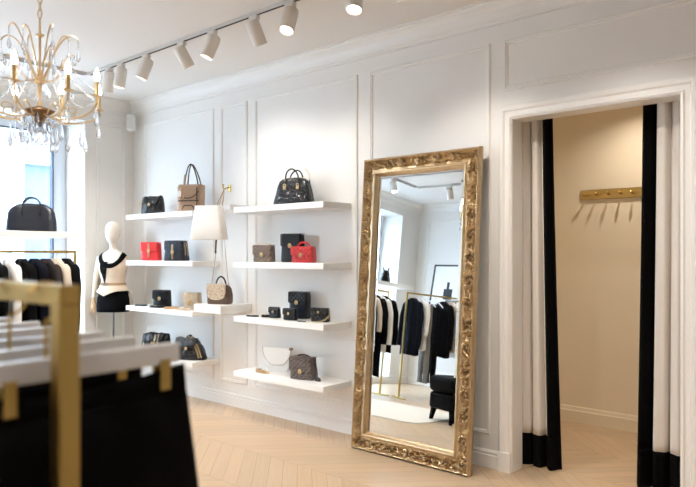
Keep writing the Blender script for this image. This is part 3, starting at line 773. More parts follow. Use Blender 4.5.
for i, (kd, mt_, dd, lb) in enumerate([('jacket', 'cloth_navy', .1, 'large dark jacket facing out, first on the mirrored rack'), ('blouse', 'cloth_white', 0.23, 'white blouse behind the large dark jacket'),
        ('trousers', 'cloth_grey', 0.34, 'grey trousers on the mirrored rack'), ('trousers', 'cloth_black', 0.45, 'black trousers on the mirrored rack'), ('jacket', 'cloth_black', 0.58, 'black jacket after the white blouse on the mirrored rack'), ('blouse', 'cloth_beige', 0.71, 'cream blouse midway along the mirrored rack'),
        ('jacket', 'cloth_white', 0.84, 'white jacket toward the end of the mirrored rack'), ('jacket', 'cloth_black', 0.97, 'black jacket toward the end of the mirrored rack'), ('coat', 'cloth_navy', 1.12, 'navy coat last on the mirrored rack')]):
    p = RC0+dC*dd
    hang(kd, mt_, (p.x, p.y, 1.4225), aC+rad(1.5*((i*3) % 4-1.5)), lb, 'clothes on the mirrored rack', hl='white hanger inside the '+lb)

# foreground rack with clipped skirts
FH = 1.402; FYR = .47
rack('thick gold clothes rack close by in the left foreground, out of focus', (-.98, FYR), (-2.5, FYR), FH, th=.032, mt='rail_gold')
def clip_hanger():
    t = thing('clip_hanger', 'x', 'hanger')
    b = MB(); b.sell([(-.159, 0, 0, .245, .009, 8), (-.156, 0, 0, .247, .011, 8), (-.126, 0, 0, .247, .011, 8), (-.123, 0, 0, .245, .009, 8)], 40); b.build('bar', 'hanger_white', t, angle=30)
    g = MB(); g.tube([(0, 0, -.127), (0, 0, -.07)]+[(p.x, 0, p.z) for p in arc((0, 0, -.032), .03, .03, -90, 170, 14)], .003, 8); g.build('hook', 'rail_gold', t)
    for x in (-.06, .212):
        g = MB(); g.box(x-.0105, x+.0105, -.0145, -.0115, -.206, -.15); g.box(x-.0105, x+.0105, .0115, .0145, -.206, -.15); g.box(x-.0105, x+.0105, -.0145, .0145, -.1635, -.1595)
        g.build('clip', 'rail_gold', t, smooth=False, bevel=.001)
    return t
def skirt():
    t = thing('skirt', 'x', 'clothes')
    def ring(z, hw, dp, amp, back=False):
        out = []
        for k in range(72):
            a = 2*PI*k/72; x = hw*sgnpow(math.cos(a), .75); y = dp*sgnpow(math.sin(a), .8)*(1+amp*math.sin(9*a+1)+amp*.5*math.sin(14*a))
            zz = z-(.022*(1-(x/hw)**2) if z > -.22 else 0)
            out.append(Vector((x+.045, y, zz)))
        return out
    rs = [ring(-.232-.012*0, .205, .007, 0), ring(-.176, .215, .008, 0)]
    b = MB(); rings = [ring(-.19, .218, .0115, 0), ring(-.235, .222, .014, 0)]
    b.loft([ring(-.182, .217, .011, 0), ring(-.235, .221, .0125, 0)], caps=False); b.build('waistband', 'cloth_black', t, solid=-.002)
    b = MB(); z = -.235; rr = []
    for i in range(12):
        u = i/11; rr.append(ring(-.2355-.62*u, 0.222+.085*u, .0125+.045*u**.7, .25*u))
    b.loft(rr, caps=False); b.build('panel', 'cloth_black', t, solid=-.002, angle=70)
    b = MB(); b.loft([ring(-.192, .205, .0085, 0), ring(-.226, .205, .0085, 0)], caps=False); b.build('lining', 'bodice_cream', t, solid=-.001)
    return t
ch0 = clip_hanger(); sk0 = skirt()
words_ = ['first and nearest', 'second', 'third', 'fourth', 'fifth', 'sixth', 'seventh']
xs = [-1.045, -1.185, -1.33, -1.48, -1.63, -1.78, -1.93]
for i, x in enumerate(xs):
    lb = 'white clip hanger, %s from the foreground gold post' % words_[i]; ls = 'black skirt clipped to a white hanger, %s from the foreground gold post' % words_[i]
    loc = (x, FYR, FH+.0035); rz = rad(90+(0, 3, -2, 4, 0, 2, -3)[i])
    if i == 0:
        for o, l, dz in ((ch0, lb, 0), (sk0, ls, .018)): o.location = (x, FYR, FH+.0035+dz); o.rotation_euler.z = rz; o['label'] = l
        ch0['group'] = 'clip hangers on the foreground rack'; sk0['group'] = 'skirts on the foreground rack'
    else:
        dup(ch0, loc, rz, lb, 'clip hangers on the foreground rack'); dup(sk0, (x, FYR, FH+.0215), rz, ls, 'skirts on the foreground rack')

# ------------------------------------------------------------------ mannequin
t = thing('mannequin', 'cream fabric mannequin with black and cream belted top and black shorts beside the shelves', 'mannequin', (-6.42, 3.60, 0), rad(38))
TS = [  # z, cy, rx, ry, n
    (.86, 0, .115, .085, 2.4), (.88, 0, .15, .1, 2.4), (.95, 0, .158, .105, 2.4), (1.02, 0, .15, .1, 2.3), (1.08, 0, .128, .09, 2.2), (1.13, 0, .112, .08, 2.2), (1.18, -.002, .115, .082, 2.2), (1.24, -.008, .13, .095, 2.3),
    (1.29, -.012, .14, .105, 2.3), (1.33, -.008, .145, .1, 2.3), (1.38, 0, .148, .085, 2.3), (1.42, .004, .142, .07, 2.2), (1.445, .008, .12, .058, 2.1), (1.465, .012, .085, .05, 2), (1.485, .014, .055, .046, 2), (1.51, .012, .043, .043, 2), (1.54, .004, .041, .042, 2), (1.565, -.004, .044, .05, 2), (1.58, -.012, .052, .066, 2), (1.61, -.014, .064, .08, 2.1), (1.65, -.012, .072, .088, 2.1), (1.69, -.008, .075, .09, 2.1), (1.73, -.004, .071, .086, 2.1), (1.76, 0, .058, .072, 2.1), (1.78, .002, .038, .048, 2), (1.789, .003, .012, .016, 2)]
def interp(z):
    for a, b in zip(TS, TS[1:]):
        if a[0] <= z <= b[0]:
            u = (z-a[0])/(b[0]-a[0]); return [a[i]+(b[i]-a[i])*u for i in range(5)]
    return TS[-1] if z > TS[-1][0] else TS[0]
b = MB(); b.sell([(z, 0, cy, rx, ry, n) for z, cy, rx, ry, n in TS], 40); b.build('body', 'mannequin_linen', t, angle=80)
def skin(z0, z1, off, pred, nz=60, na=120, flare=0):
    b = MB(); vs = {}; P = []
    for i in range(nz+1):
        z = z0+(z1-z0)*i/nz; q = interp(z); row = []
        for k in range(na):
            a = 2*PI*k/na; e = off+flare*(z1-z)
            row.append(Vector(((q[2]+e)*sgnpow(math.cos(a), 2/q[4]), q[1]+(q[3]+e)*sgnpow(math.sin(a), 2/q[4]), z)))
        P.append(row)
    vl = [p for r in P for p in r]; fs = []
    for i in range(nz):
        for k in range(na):
            k2 = (k+1) % na; c = (P[i][k]+P[i+1][k2])/2
            if pred(c): fs.append((i*na+k, i*na+k2, (i+1)*na+k2, (i+1)*na+k))
    b.add(vl, fs); return b
def clean(o):
    bm = bmesh.new(); bm.from_mesh(o.data); bmesh.ops.delete(bm, geom=[v for v in bm.verts if not v.link_faces], context='VERTS'); bm.to_mesh(o.data); bm.free(); return o
def neck(c, r):  # U-neckline: true when below the neckline
    if c.y > 0: return c.z < 1.44 or abs(c.x) > .05
    return ((c.x/(.105-r))**2+((c.z-1.47)/(.13-r))**2) > 1
clean(skin(1.09, 1.462, .006, lambda c: neck(c, -.045) ).build('bodice', 'bodice_cream', t, solid=.002, angle=80))
clean(skin(1.2, 1.466, .009, lambda c: neck(c, 0) and not neck(c, -.048) and c.y < .03).build('collar_band', 'cloth_black', t, solid=.003, angle=80))
clean(skin(1.135, 1.36, .009, lambda c: c.y < 0 and -.1 < c.x < -.028+.1*(c.z-1.13)*.5 and abs(c.x+.06) < .05*(c.z-1.12)/.2).build('front_panel', 'cloth_black', t, solid=.003, angle=80))
b = skin(.995, 1.12, .012, lambda c: c.z > 1.0+.055*abs(math.sin(c.x*9+.4))*(1 if c.y < 0 else .3), flare=.22); clean(b.build('peplum', 'bodice_cream', t, solid=.002, angle=80))
clean(skin(1.112, 1.137, .014, lambda c: True, nz=6, flare=0).build('belt', 'tan_leather', t, solid=.004, angle=80))
g = MB(); y = -.1
for q in (-.075, -.055, -.035): g.tube(arc((q, y-.0, 1.124), .01, .013, 0, 345, 12), .003, 6, closed=True)
g.build('belt_buckle', 'steel', t)
g = MB(); g.sell([(.83, 0, 0, .165, .115, 2.6), (.835, 0, 0, .168, .118, 2.6), (.9, 0, 0, .168, .117, 2.6), (.98, 0, 0, .163, .112, 2.5), (1.05, 0, 0, .145, .1, 2.4)], 48); g.build('shorts', 'cloth_black', t)
for s in (-1,):
    a = MB(); a.tube(bez([(s*.145, 0, 1.40), (s*.185, .01, 1.3), (s*.2, .0, 1.15), (s*.205, -.02, .98)], 14), lambda u: .032-.014*u, 12); a.ball((s*.148, .002, 1.4), .03, 12, 8); a.build('arm', 'mannequin_linen', t)
    hgrp = MB(); hgrp.sell([(.86, s*.205, -.03, .022, .012, 3), (.9, s*.206, -.028, .026, .014, 3), (.94, s*.205, -.024, .02, .012, 2.5), (.985, s*.205, -.02, .015, .013, 2)], 16); ha = hgrp.build('hand', 'light_wood', t)
    for j, (dx, ln) in enumerate(((-.018, .055), (-.006, .068), (.006, .064), (.018, .05))):
        f = MB(); f.tube([(s*.205+dx, -.03, .872), (s*.205+dx*1.2, -.034, .872-ln*.55), (s*.205+dx*1.25, -.026, .872-ln)], lambda u: .0065-.002*u, 8); f.build('finger', 'light_wood', ha)
    f = MB(); f.tube([(s*.205+.022, -.034, .92), (s*.205+.034, -.045, .895), (s*.205+.036, -.046, .865)], lambda u: .007-.002*u, 8); f.build('thumb', 'light_wood', ha)
g = MB(); g.rev([(.011, 0), (.011, .86)], 12); g.build('pole', 'steel', t)
g = MB(); g.rev([(.12, 0), (.125, .006), (.12, .012), (.02, .02), (.014, .04)], 32); g.build('base', 'steel', t)

# ------------------------------------------------------------------ speaker in the corner
t = thing('wall_speaker', 'small white speaker high in the corner where the walls meet', 'speaker', (-6.49, 3.85, 2.885), rad(45))
b = MB(); b.box(-.045, .045, -.045, .045, -.09, .09); b.build('case', 'white_plastic', t, bevel=.02, bseg=3)
b = MB(); b.box(-.034, .034, -.05, -.045, -.075, .075); b.build('grille', 'track_grey', t, bevel=.004)
b = MB(); b.tube([(0, .045, 0), (0, .11, 0)], .012, 8); b.build('bracket', 'white_plastic', t)

# ------------------------------------------------------------------ track and spotlights
FW = Vector((-.654, .756, 0)); RT = Vector((.756, .654, 0))
def track(p0, p1, label):
    p0 = Vector(p0); p1 = Vector(p1); d = p1-p0; L = d.length; a = math.atan2(d.y, d.x)
    t = thing('ceiling_track', label, 'light track', (p0.x, p0.y, ZC), a)
    b = MB(); b.box(0, L, -.016, .016, -.024, 0); b.build('rail', 'track_grey', t, smooth=False, bevel=.002)
    b = MB(); b.box(.02, L-.02, -.008, .008, -.0265, -.0245); b.build('slot', 'dark_slot', t, smooth=False)
track((-5.78, 3.0, 0), (1.2, 3.0, 0), 'long white ceiling track along the shelf and mirror wall')
track((-5.8, 2.978, 0), (-5.8, -.48, 0), 'white ceiling track along the window wall')
track((-5.78, -.5, 0), (1.2, -.5, 0), 'white ceiling track at the far side of the room, seen in the mirror')
track((-5.78, 1.15, 0), (1.2, 1.15, 0), 'white ceiling track crossing the middle of the room')
def spot_head(x, y, dr, label, power, size=100, blend=.8, col=(1, .945, .875), along=0):
    t = thing('spotlight', label, 'spotlight', (x, y, ZC-.027), 0, 'white track spotlights')
    d = Vector(dr).normalized()
    b = MB(); b.box(-.04, .04, -.017, .017, -.03, 0) if not along else b.box(-.017, .017, -.04, .04, -.03, 0)
    b.rev([(.008, -.075), (.008, -.03)], 10); b.build('mount', 'spot_white', t, smooth=False)
    q = d.to_track_quat('Z', 'Y').to_matrix().to_4x4()
    c = Vector((0, 0, -.085)); off = d*.045
    T = Matrix.Translation(c+off-d*.10) @ q
    b = MB(); b.rev([(.001, .0), (.038, .0), (.046, .008), (.05, .03), (.05, .172), (.048, .175), (.045, .172), (.043, .15), (.001, .148)], 28, mtx=T); b.build('lamp_body', 'spot_white', t)
    b = MB(); b.rev([(.001, .151), (.041, .151), (.041, .153), (.001, .154)], 24, mtx=T); b.build('lens', 'lens_glow', t)
    if power:
        ld = bpy.data.lights.new('spot_lamp', 'SPOT'); ld.energy = power; ld.spot_size = rad(size); ld.spot_blend = blend; ld.shadow_soft_size = .035; ld.color = col
        lo = bpy.data.objects.new('spot_lamp', ld); C.objects.link(lo); lo.parent = t
        lo.matrix_local = Matrix.Translation(c+off+d*.09) @ d.to_track_quat('-Z', 'Y').to_matrix().to_4x4()
def dirv(r, f, z): v = RT*r+FW*f; return (v.x, v.y, z)
P0 = 31
S = [(-5.42, dirv(-.25, .3, -1), 'first spotlight from the corner on the shelf wall track', P0),
     (-5.22, dirv(-.15, .0, -1), 'second spotlight from the corner, hanging almost straight down', P0),
     (-4.82, dirv(-.38, -.05, -1), 'third spotlight from the corner, tilted left', P0),
     (-4.32, dirv(.5, .35, -1), 'fourth spotlight from the corner, tilted right toward the wall', P0*.75),
     (-3.93, dirv(-.4, -.05, -1), 'fifth spotlight from the corner, tilted left', P0),
     (-3.46, dirv(.38, .35, -1), 'sixth spotlight from the corner, turned to the wall', P0*.6),
     (-3.1, dirv(-.2, -.35, -1), 'seventh spotlight from the corner, lit lens facing the room', P0),
     (-2.53, dirv(-.12, -.3, -1), 'eighth spotlight from the corner, at the top edge of the picture', P0),
     (-2.2, dirv(.3, .3, -1), 'ninth spotlight from the corner, just cut off by the picture top', P0)]
for x, d, lb, pw in S: spot_head(x, 3.0, d, lb, pw)
spot_head(-1.2, 3.0, (0, .4, -1), 'spotlight aimed at the fitting room curtains', P0)
spot_head(.2, 3.0, (0, .5, -1), 'spotlight at the right end of the shelf wall track', P0)
i = 0
for x, y, d in ((-5.8, 2.0, (.3, .2, -1)), (-5.8, .9, (.3, -.2, -1)), (-5.8, .1, (.4, .1, -1)), (-5.2, -.5, (0, -.4, -1)), (-4.5, -.5, (.2, .3, -1)), (-3.9, -.5, (-.2, -.4, -1)), (-2.4, -.5, (0, -.5, -1)), (-.8, -.5, (0, .3, -1)),
                (-4.9, 1.15, (.2, .3, -1)), (-4.0, 1.15, (-.3, .1, -1)), (-2.9, 1.15, (.2, .5, -1)), (-1.4, 1.15, (0, .5, -1)), (.2, 1.15, (-.1, .4, -1))):
    i += 1
    nm = {-5.8: 'window wall track', }.get(x, 'far track' if y < 0 else 'middle track')
    spot_head(x, y, d, 'spotlight on the %s, %s' % (nm, ['nearest the shelves', 'second along', 'nearest the far corner', 'first from the window', 'second from the window', 'third from the window', 'fourth from the window', 'last one',
              'first one from the window', 'second one from the window', 'third one from the window', 'fourth one from the window', 'right end one'][i-1]), P0, 110, along=(x == -5.8))
# fitting room downlight
t = thing('downlight', 'small recessed ceiling light inside the fitting room', 'ceiling light', (-1.6, 5.17, FZ))
b = MB(); b.rev([(.045, -.004), (.06, -.004), (.06, 0), (.045, 0)], 24); b.build('rim', 'white_plastic', t)
b = MB(); b.rev([(.001, -.002), (.044, -.002), (.044, -.001), (.001, -.001)], 24); b.build('lens', 'lens_glow', t)
ld = bpy.data.lights.new('fitting_lamp', 'SPOT'); ld.energy = 58; ld.spot_size = rad(150); ld.spot_blend = 1; ld.shadow_soft_size = .02; ld.color = (1, .92, .8)
lo = bpy.data.objects.new('fitting_lamp', ld); C.objects.link(lo); lo.location = (-1.6, 5.17, FZ-.01); lo.rotation_euler = (rad(-22), 0, 0)

# ------------------------------------------------------------------ chandelier
cx, cy, cz = -3.19, 1.405, 2.19; CS = .808
t = thing('chandelier', 'gold crystal chandelier with candle bulbs hanging from a chain at upper left', 'chandelier', (cx, cy, cz))
g = MB(); g.chain([(0, 0, .5), (0, 0, (ZC-cz)/CS-.03)], .042, .013, .0035); g.build('chain', 'chandelier_gold', t)
g = MB(); g.rev([(.001, -.045), (.02, -.04), (.05, -.02), (.055, 0), (.001, 0)], 24, cz=(ZC-cz)/CS); g.build('ceiling_rose', 'chandelier_gold', t)
g = MB(); g.rev([(.001, .5), (.006, .495), (.008, .4), (.025, .395), (.025, .385), (.008, .38), (.007, .2), (.012, .15), (.03, .14), (.03, .1), (.012, .09), (.008, .0), (.016, -.04), (.02, -.06)], 20); g.build('stem', 'chandelier_gold', t)
g = MB(); g.rev([(.02, -.035), (.045, -.045), (.085, -.06), (.09, -.068), (.06, -.09), (.03, -.105), (.03, -.125), (.012, -.135), (.01, -.15), (.001, -.16)], 28); g.build('hub_bowl', 'bronze', t)
drop = MB(); drop.rev([(.0006, 0), (.003, -.004), (.006, -.02), (.0125, -.045), (.0135, -.055), (.009, -.068), (.0006, -.075)], 7)
bead = MB()
def place_mesh(src, name, parent, loc, mt='crystal', sm=False, sc=1):
    if isinstance(src, MB): o = src.build(name, mt, parent, smooth=sm)
    else: o = src.copy(); C.objects.link(o); o.parent = parent
    o.location = loc; o.scale = (sc,)*3; return o
d0 = None
def add_drop(loc, sc=1):
    global d0
    if d0 is None: d0 = place_mesh(drop, 'crystal_drop', t, loc, sc=sc)
    else: place_mesh(d0, 'crystal_drop', t, loc, sc=sc)
def beads(pts, mb, r=.0055, gap=.0125):
    pts = [Vector(p) for p in pts]; L = [0]
    for a, b_ in zip(pts, pts[1:]): L.append(L[-1]+(b_-a).length)
    n = max(1, int(L[-1]/gap))
    for i in range(n+1):
        d = i/n*L[-1]; k = 0
        while k < len(L)-2 and L[k+1] < d: k += 1
        p = pts[k].lerp(pts[k+1], (d-L[k])/max(1e-6, L[k+1]-L[k])); mb.ball(p, r, 6, 4)
NA = 8
for i in range(NA):
    a = rad(44+i*360/NA); c_, s_ = math.cos(a), math.sin(a)
    lo_ = i % 2; R_ = .335 if not lo_ else .37; zc = .03 if not lo_ else .0
    P = lambda r, z: (r*c_, r*s_, z)
    am = MB(); am.tube(bez([P(.03, -.06), P(.12, -.16), P(.22, -.1), P(.30, -.09), P(R_, -.08+zc), P(R_, -.01+zc)], 22), .006, 8)
    am.tube(bez([P(.1, -.095), P(.16, -.03), P(.2, -.02), P(.24, -.06), P(.2, -.08)], 14), .004, 6)
    arm = am.build('arm', 'chandelier_gold', t)
    k = MB(); k.rev([(.004, -.012), (.012, -.006), (.03, .0), (.032, .004), (.01, .006), (.001, .006)], 16, R_*c_, R_*s_, zc); k.build('drip_pan', 'chandelier_gold', arm)
    k = MB(); k.rev([(.001, .006), (.0125, .006), (.0125, .09), (.001, .09)], 14, R_*c_, R_*s_, zc); k.build('candle_sleeve', 'pale_gold', arm)
    k = MB(); k.rev([(.001, .09), (.009, .092), (.0165, .105), (.0175, .118), (.013, .14), (.006, .16), (.001, .172)], 14, R_*c_, R_*s_, zc); k.build('bulb', 'bulb_glow', arm)
    # hanging crystals on the arm
    for (rr, zz, s) in ((R_, zc-.05, 1.15), (R_-.09, -.13, 1.3), (.17, -.15, 1.2), (.1, -.13, 1.1)):
        bd = MB(); beads([P(rr, zz), P(rr, zz-.045)], bd); bd.build('bead_string', 'crystal', t)
        add_drop(P(rr, zz-.05), s)
    for da in (-.05, .05):
        a2 = a+da*1.8; q = (R_*.97*math.cos(a2), R_*.97*math.sin(a2), zc-.004); add_drop(q, .62)
    # upper scroll
    am = MB(); zt = .36+.04*(i % 2); rt = .155+.05*((i+1) % 2)
    am.tube(bez([P(.02, .14), P(.06, .2), P(.08, .3), P(.13, zt+.06), P(rt, zt+.05), P(rt+.02, zt)], 20), .0045, 8)
    am.tube(bez([P(.02, .12), P(.1, .1), P(.13, .16), P(.12, .24), P(rt-.02, .3), P(rt, .27)], 18), .0032, 6)
    am.build('scroll', 'chandelier_gold', t)
    bd = MB(); beads([P(rt+.02, zt), P(rt+.02, zt-.05)], bd); bd.build('bead_string', 'crystal', t); bd = MB(); beads(bez([P(rt, .27), P(rt*.8, .15), P(R_*.8, .12), P(R_, zc+.02)], 12), bd); bd.build('bead_string', 'crystal', t)
    add_drop(P(rt+.02, zt-.055), 1.0); add_drop(P(rt, .268), .8)
    # garland between arms
    a3 = rad(44+(i+1)*360/NA); R3 = .335 if lo_ else .37; z3 = .03 if lo_ else 0
    bd = MB(); beads(bez([P(R_, zc-.01), ((R_+R3)/2*.86*math.cos((a+a3)/2), (R_+R3)/2*.86*math.sin((a+a3)/2), -.13), (R3*math.cos(a3), R3*math.sin(a3), z3-.01)], 12), bd, .005); bd.build('bead_string', 'crystal', t)
    # inner ring drops
    add_drop((.085*math.cos(a+.2), .085*math.sin(a+.2), -.075), 1.1); add_drop((.05*math.cos(a), .05*math.sin(a), -.115), 1.25)
g = MB(); g.ball((0, 0, -.25), .027, 14, 9); g.build('crystal_ball', 'crystal', t, smooth=False)
g = MB(); beads([(0, 0, -.165), (0, 0, -.22)], g); g.build('bead_string', 'crystal', t)
g = MB(); g.rev([(.02, .0), (.055, .02), (.06, .05), (.045, .09), (.03, .1)], 12); g.build('crystal_vase', 'crystal', t, smooth=False)

t.scale = (CS, CS, CS)
# ------------------------------------------------------------------ leaning mirror
MW, MH, FWD, FT = 1.0, 2.165, .135, .062
t = thing('mirror', 'tall leaning floor mirror in a carved antique gold frame', 'mirror', (-2.66, 3.735, 0))
tilt = math.atan2(.158, MH); t.rotation_euler = (-tilt, 0, 0)   # top leans back to the wall
def ornament(s, w_, seed):
    """relief height over the carved band; s along, w_ across -1..1"""
    cell = .15; hgt = np.zeros_like(s); W = .04
    rng = np.random.RandomState(seed)
    n0 = int(s.min()/cell)-1; n1 = int(s.max()/cell)+2
    wy = w_*W
    vine = W*.5*np.sin(2*PI*s/(2*cell)); d = np.abs(wy-vine); hgt = np.maximum(hgt, .009*np.sqrt(np.clip(1-(d/.007)**2, 0, 1)))
    for n in range(n0, n1):
        sg = 1 if n % 2 else -1; c0 = (n+.5)*cell
        m = np.abs(s-c0) < cell*1.1
        if not m.any(): continue
        S_ = s[m]-c0; Y_ = wy[m]; H_ = hgt[m]
        # scroll
        r = np.hypot(S_, Y_+sg*W*.1); th = np.arctan2(Y_+sg*W*.1, S_)*sg
        spir = np.abs(((r/.011-th/(2*PI)) % 1)-.5)*2*.0055
        H_ = np.maximum(H_, np.where(r < .026, .016*np.sqrt(np.clip(1-((.0055-spir)/.0042)**2, 0, 1)), 0))
        H_ = np.maximum(H_, .018*np.sqrt(np.clip(1-(r/.0095)**2, 0, 1)))
        for k in range(8):
            an = k*2*PI/8+rng.uniform(-.25, .25)+n; rr = .036+rng.uniform(-.003, .006); ex = rr*math.cos(an)*1.35; ey = rr*math.sin(an)*.95-sg*W*.1
            an2 = an+.6*sg; u = (S_-ex)*math.cos(an2)+(Y_-ey)*math.sin(an2); v = -(S_-ex)*math.sin(an2)+(Y_-ey)*math.cos(an2)
            q = (u/.026)**2+(v/(.0115*(1-.35*np.clip(u/.026, -1, 1))))**2
            e = rng.uniform(.012, .019)*np.sqrt(np.clip(1-q, 0, 1))*(1-.35*np.exp(-(v/.0024)**2))
            H_ = np.maximum(H_, e)
        hgt[m] = H_
    fine = .5+.5*np.sin(s*2*PI/.021+3*np.sin(s*2*PI/.075+wy*60))*np.sin(wy*2*PI/.024+2*np.sin(s*2*PI/.05))
    return hgt+.0035*fine
def base_prof(w):
    pts = [(0, .040), (.004, .055), (.012, .062), (.017, .056), (.02, .046), (.032, .022), (.065, .020), (.082, .040), (.088, .046), (.092, .044), (.098, .044), (.1, .05), (.106, .057), (.114, .057), (.119, .05), (.122, .036), (.13, .026), (.135, .022)]
    return np.interp(w, [p[0] for p in pts], [p[1] for p in pts])
def frame_side(name, L, xf, seed):
    ns = int(L/.0038); wv = np.unique(np.concatenate([np.linspace(0, .02, 8), np.linspace(.02, .084, 24), np.linspace(.084, .1, 7), np.linspace(.1, FWD, 14)])); nw = len(wv)
    I, Wv = np.meshgrid(np.linspace(0, 1, ns+1), wv, indexing='ij')
    Sx = Wv+(L-2*Wv)*I
    hz = base_prof(Wv)
    band = (Wv > .018) & (Wv < .086)
    wn = (Wv-.052)/.034
    orn = ornament(Sx, wn, seed)
    edge = np.clip(np.minimum(I, 1-I)*(L-2*Wv)/.012, 0, 1)
    hz = hz+np.where(band, 1.9*orn*edge*np.clip((1.06-np.abs(wn))*7, 0, 1), 0)
    bd = .0042*np.sqrt(np.clip(1-(((Sx % .0095)-.00475)/.0044)**2, 0, 1))*np.clip(1-(np.abs(Wv-.095)/.0045)**2, 0, 1)**.5
    hz = hz+bd
    hz = hz+np.where((Wv > .001) & (Wv < .016), .0018*np.sin(Sx*2*PI/.018), 0)
    vs = []
    for i in range(ns+1):
        for j in range(nw): vs.append(xf(Sx[i, j], Wv[i, j], hz[i, j]))
    fs = [(i*nw+j, i*nw+j+1, (i+1)*nw+j+1, (i+1)*nw+j) for i in range(ns) for j in range(nw-1)]
    # outer edge with two steps, and back
    for depth_prof in ([(0, .040), (-.004, .034), (-.004, .026), (0, .022), (0, .008), (.004, 0)],):
        o = len(vs); m = len(depth_prof)
        for i in range(ns+1):
            for (q, hh) in depth_prof: vs.append(xf(Sx[i, 0] if q >= 0 or 0 < i < ns else Sx[i, 0]+(q if i == 0 else -q), q, hh))
        fs += [(o+i*m+j, o+i*m+j+1, o+(i+1)*m+j+1, o+(i+1)*m+j) for i in range(ns) for j in range(m-1)]
    o = len(vs); 
    for i in (0, ns):
        vs.append(xf(Sx[i, 0], .004, 0)); vs.append(xf(Sx[i, -1], FWD, 0))
    fs.append((o, o+1, o+3, o+2))
    b = MB(); b.add(vs, fs); return b.build(name, 'old_gold', t, angle=55)
hw_ = MW/2
frame_side('frame_rail', MW, lambda s, w, h: (-hw_+s, -h, w), 1)
frame_side('frame_rail', MW, lambda s, w, h: (-hw_+s, -h, MH-w), 2)
frame_side('frame_stile', MH, lambda s, w, h: (-hw_+w, -h, s), 3)
frame_side('frame_stile', MH, lambda s, w, h: (hw_-w, -h, s), 4)
for o in kids(t):
    o.location.y = 0
g = MB(); x0, x1, z0, z1 = -hw_+FWD-.004, hw_-FWD+.004, FWD-.004, MH-FWD+.004; bv = .024
vs = [(x0, -.018, z0), (x1, -.018, z0), (x1, -.018, z1), (x0, -.018, z1), (x0+bv, -.0192, z0+bv), (x1-bv, -.0192, z0+bv), (x1-bv, -.0192, z1-bv), (x0+bv, -.0192, z1-bv), (x0, -.012, z0), (x1, -.012, z0), (x1, -.012, z1), (x0, -.012, z1)]
g.add(vs, [(4, 5, 6, 7), (0, 1, 5, 4), (1, 2, 6, 5), (2, 3, 7, 6), (3, 0, 4, 7), (0, 8, 9, 1), (1, 9, 10, 2), (2, 10, 11, 3), (3, 11, 8, 0)]); g.build('mirror_glass', 'mirror_silver', t, smooth=False)
g = MB(); g.box(-hw_+.02, hw_-.02, -.011, -.004, .02, MH-.02); g.build('backing', 'dark_trim', t, smooth=False)

# ------------------------------------------------------------------ curtains
def curtain(label, xo, xit, xib, z1, z0, band, hem, folds, ph, amp, y0=4.175):
    t = thing('curtain', label, 'curtain', (0, 0, 0))
    def pt(u, z, e=0):
        k = (z1-z)/(z1-z0); xi = xit+(xib-xit)*k**1.2; A = amp*(.75+.35*k)
        ww = u*folds*2*PI+ph
        y = y0+A*math.sin(ww)+A*.25*math.sin(ww*2.3+1+k*1.2)-.01*k
        x = xo+(xi-xo)*u+.012*math.cos(ww)*(.5+k*.5)*(1 if xi > xo else -1)*min(1, (1-u)*8)*min(1, u*8)
        return (x, y, z)
    nu, nz = 90, 40
    ub = 1-band/abs(xit-xo)
    def patch(u0, u1, za, zb, nu, nz, nm, mt):
        b = MB(); b.grid([[pt(u0+(u1-u0)*j/nu, za+(zb-za)*i/nz) for j in range(nu+1)] for i in range(nz+1)])
        b.build(nm, mt, t, solid=.004, angle=80)
    patch(0, ub, z0+hem, z1, nu, nz, 'cloth', 'curtain_cloth'); patch(ub, 1, z0+hem, z1, 16, nz, 'edge_border', 'curtain_black'); patch(0, 1, z0, z0+hem, nu+16, 8, 'hem_border', 'curtain_black')
    return t
curtain('left beige curtain with black border, gathered at the jamb beside the mirror', -2.03, -1.815, -1.75, 2.46, .012, .055, .215, 3.0, 2.2, .030)
curtain('right beige curtain with wide black border at the picture right', -.975, -1.24, -1.275, 2.46, .03, .092, .235, 3.0, .6, .032, y0=4.18)
t = thing('curtain_rod', 'brass curtain rod behind the head of the fitting room opening', 'curtain rod', (-1.5, 4.18, 2.49))
g = MB(); g.tube([(-1.2, 0, 0), (1.1, 0, 0)], .012, 12); g.build('rod', 'brass', t)
# hook rail in the fitting room
t = thing('hook_rail', 'brass rail with coat pegs on the cream fitting room wall', 'coat rack', (-1.84, FY, 1.945))
b = MB(); b.box(-.285, .285, -.014, 0, -.04, .04); b.build('plate', 'brass', t, smooth=False, bevel=.003)
for i in range(6):
    x = -.235+.094*i
    b = MB(); b.tube([(x, -.012, -.005), (x, -.035, -.008), (x, -.055, .0)], .006, 8); b.ball((x, -.058, .001), .012, 12, 8); b.build('peg', 'brass', t)

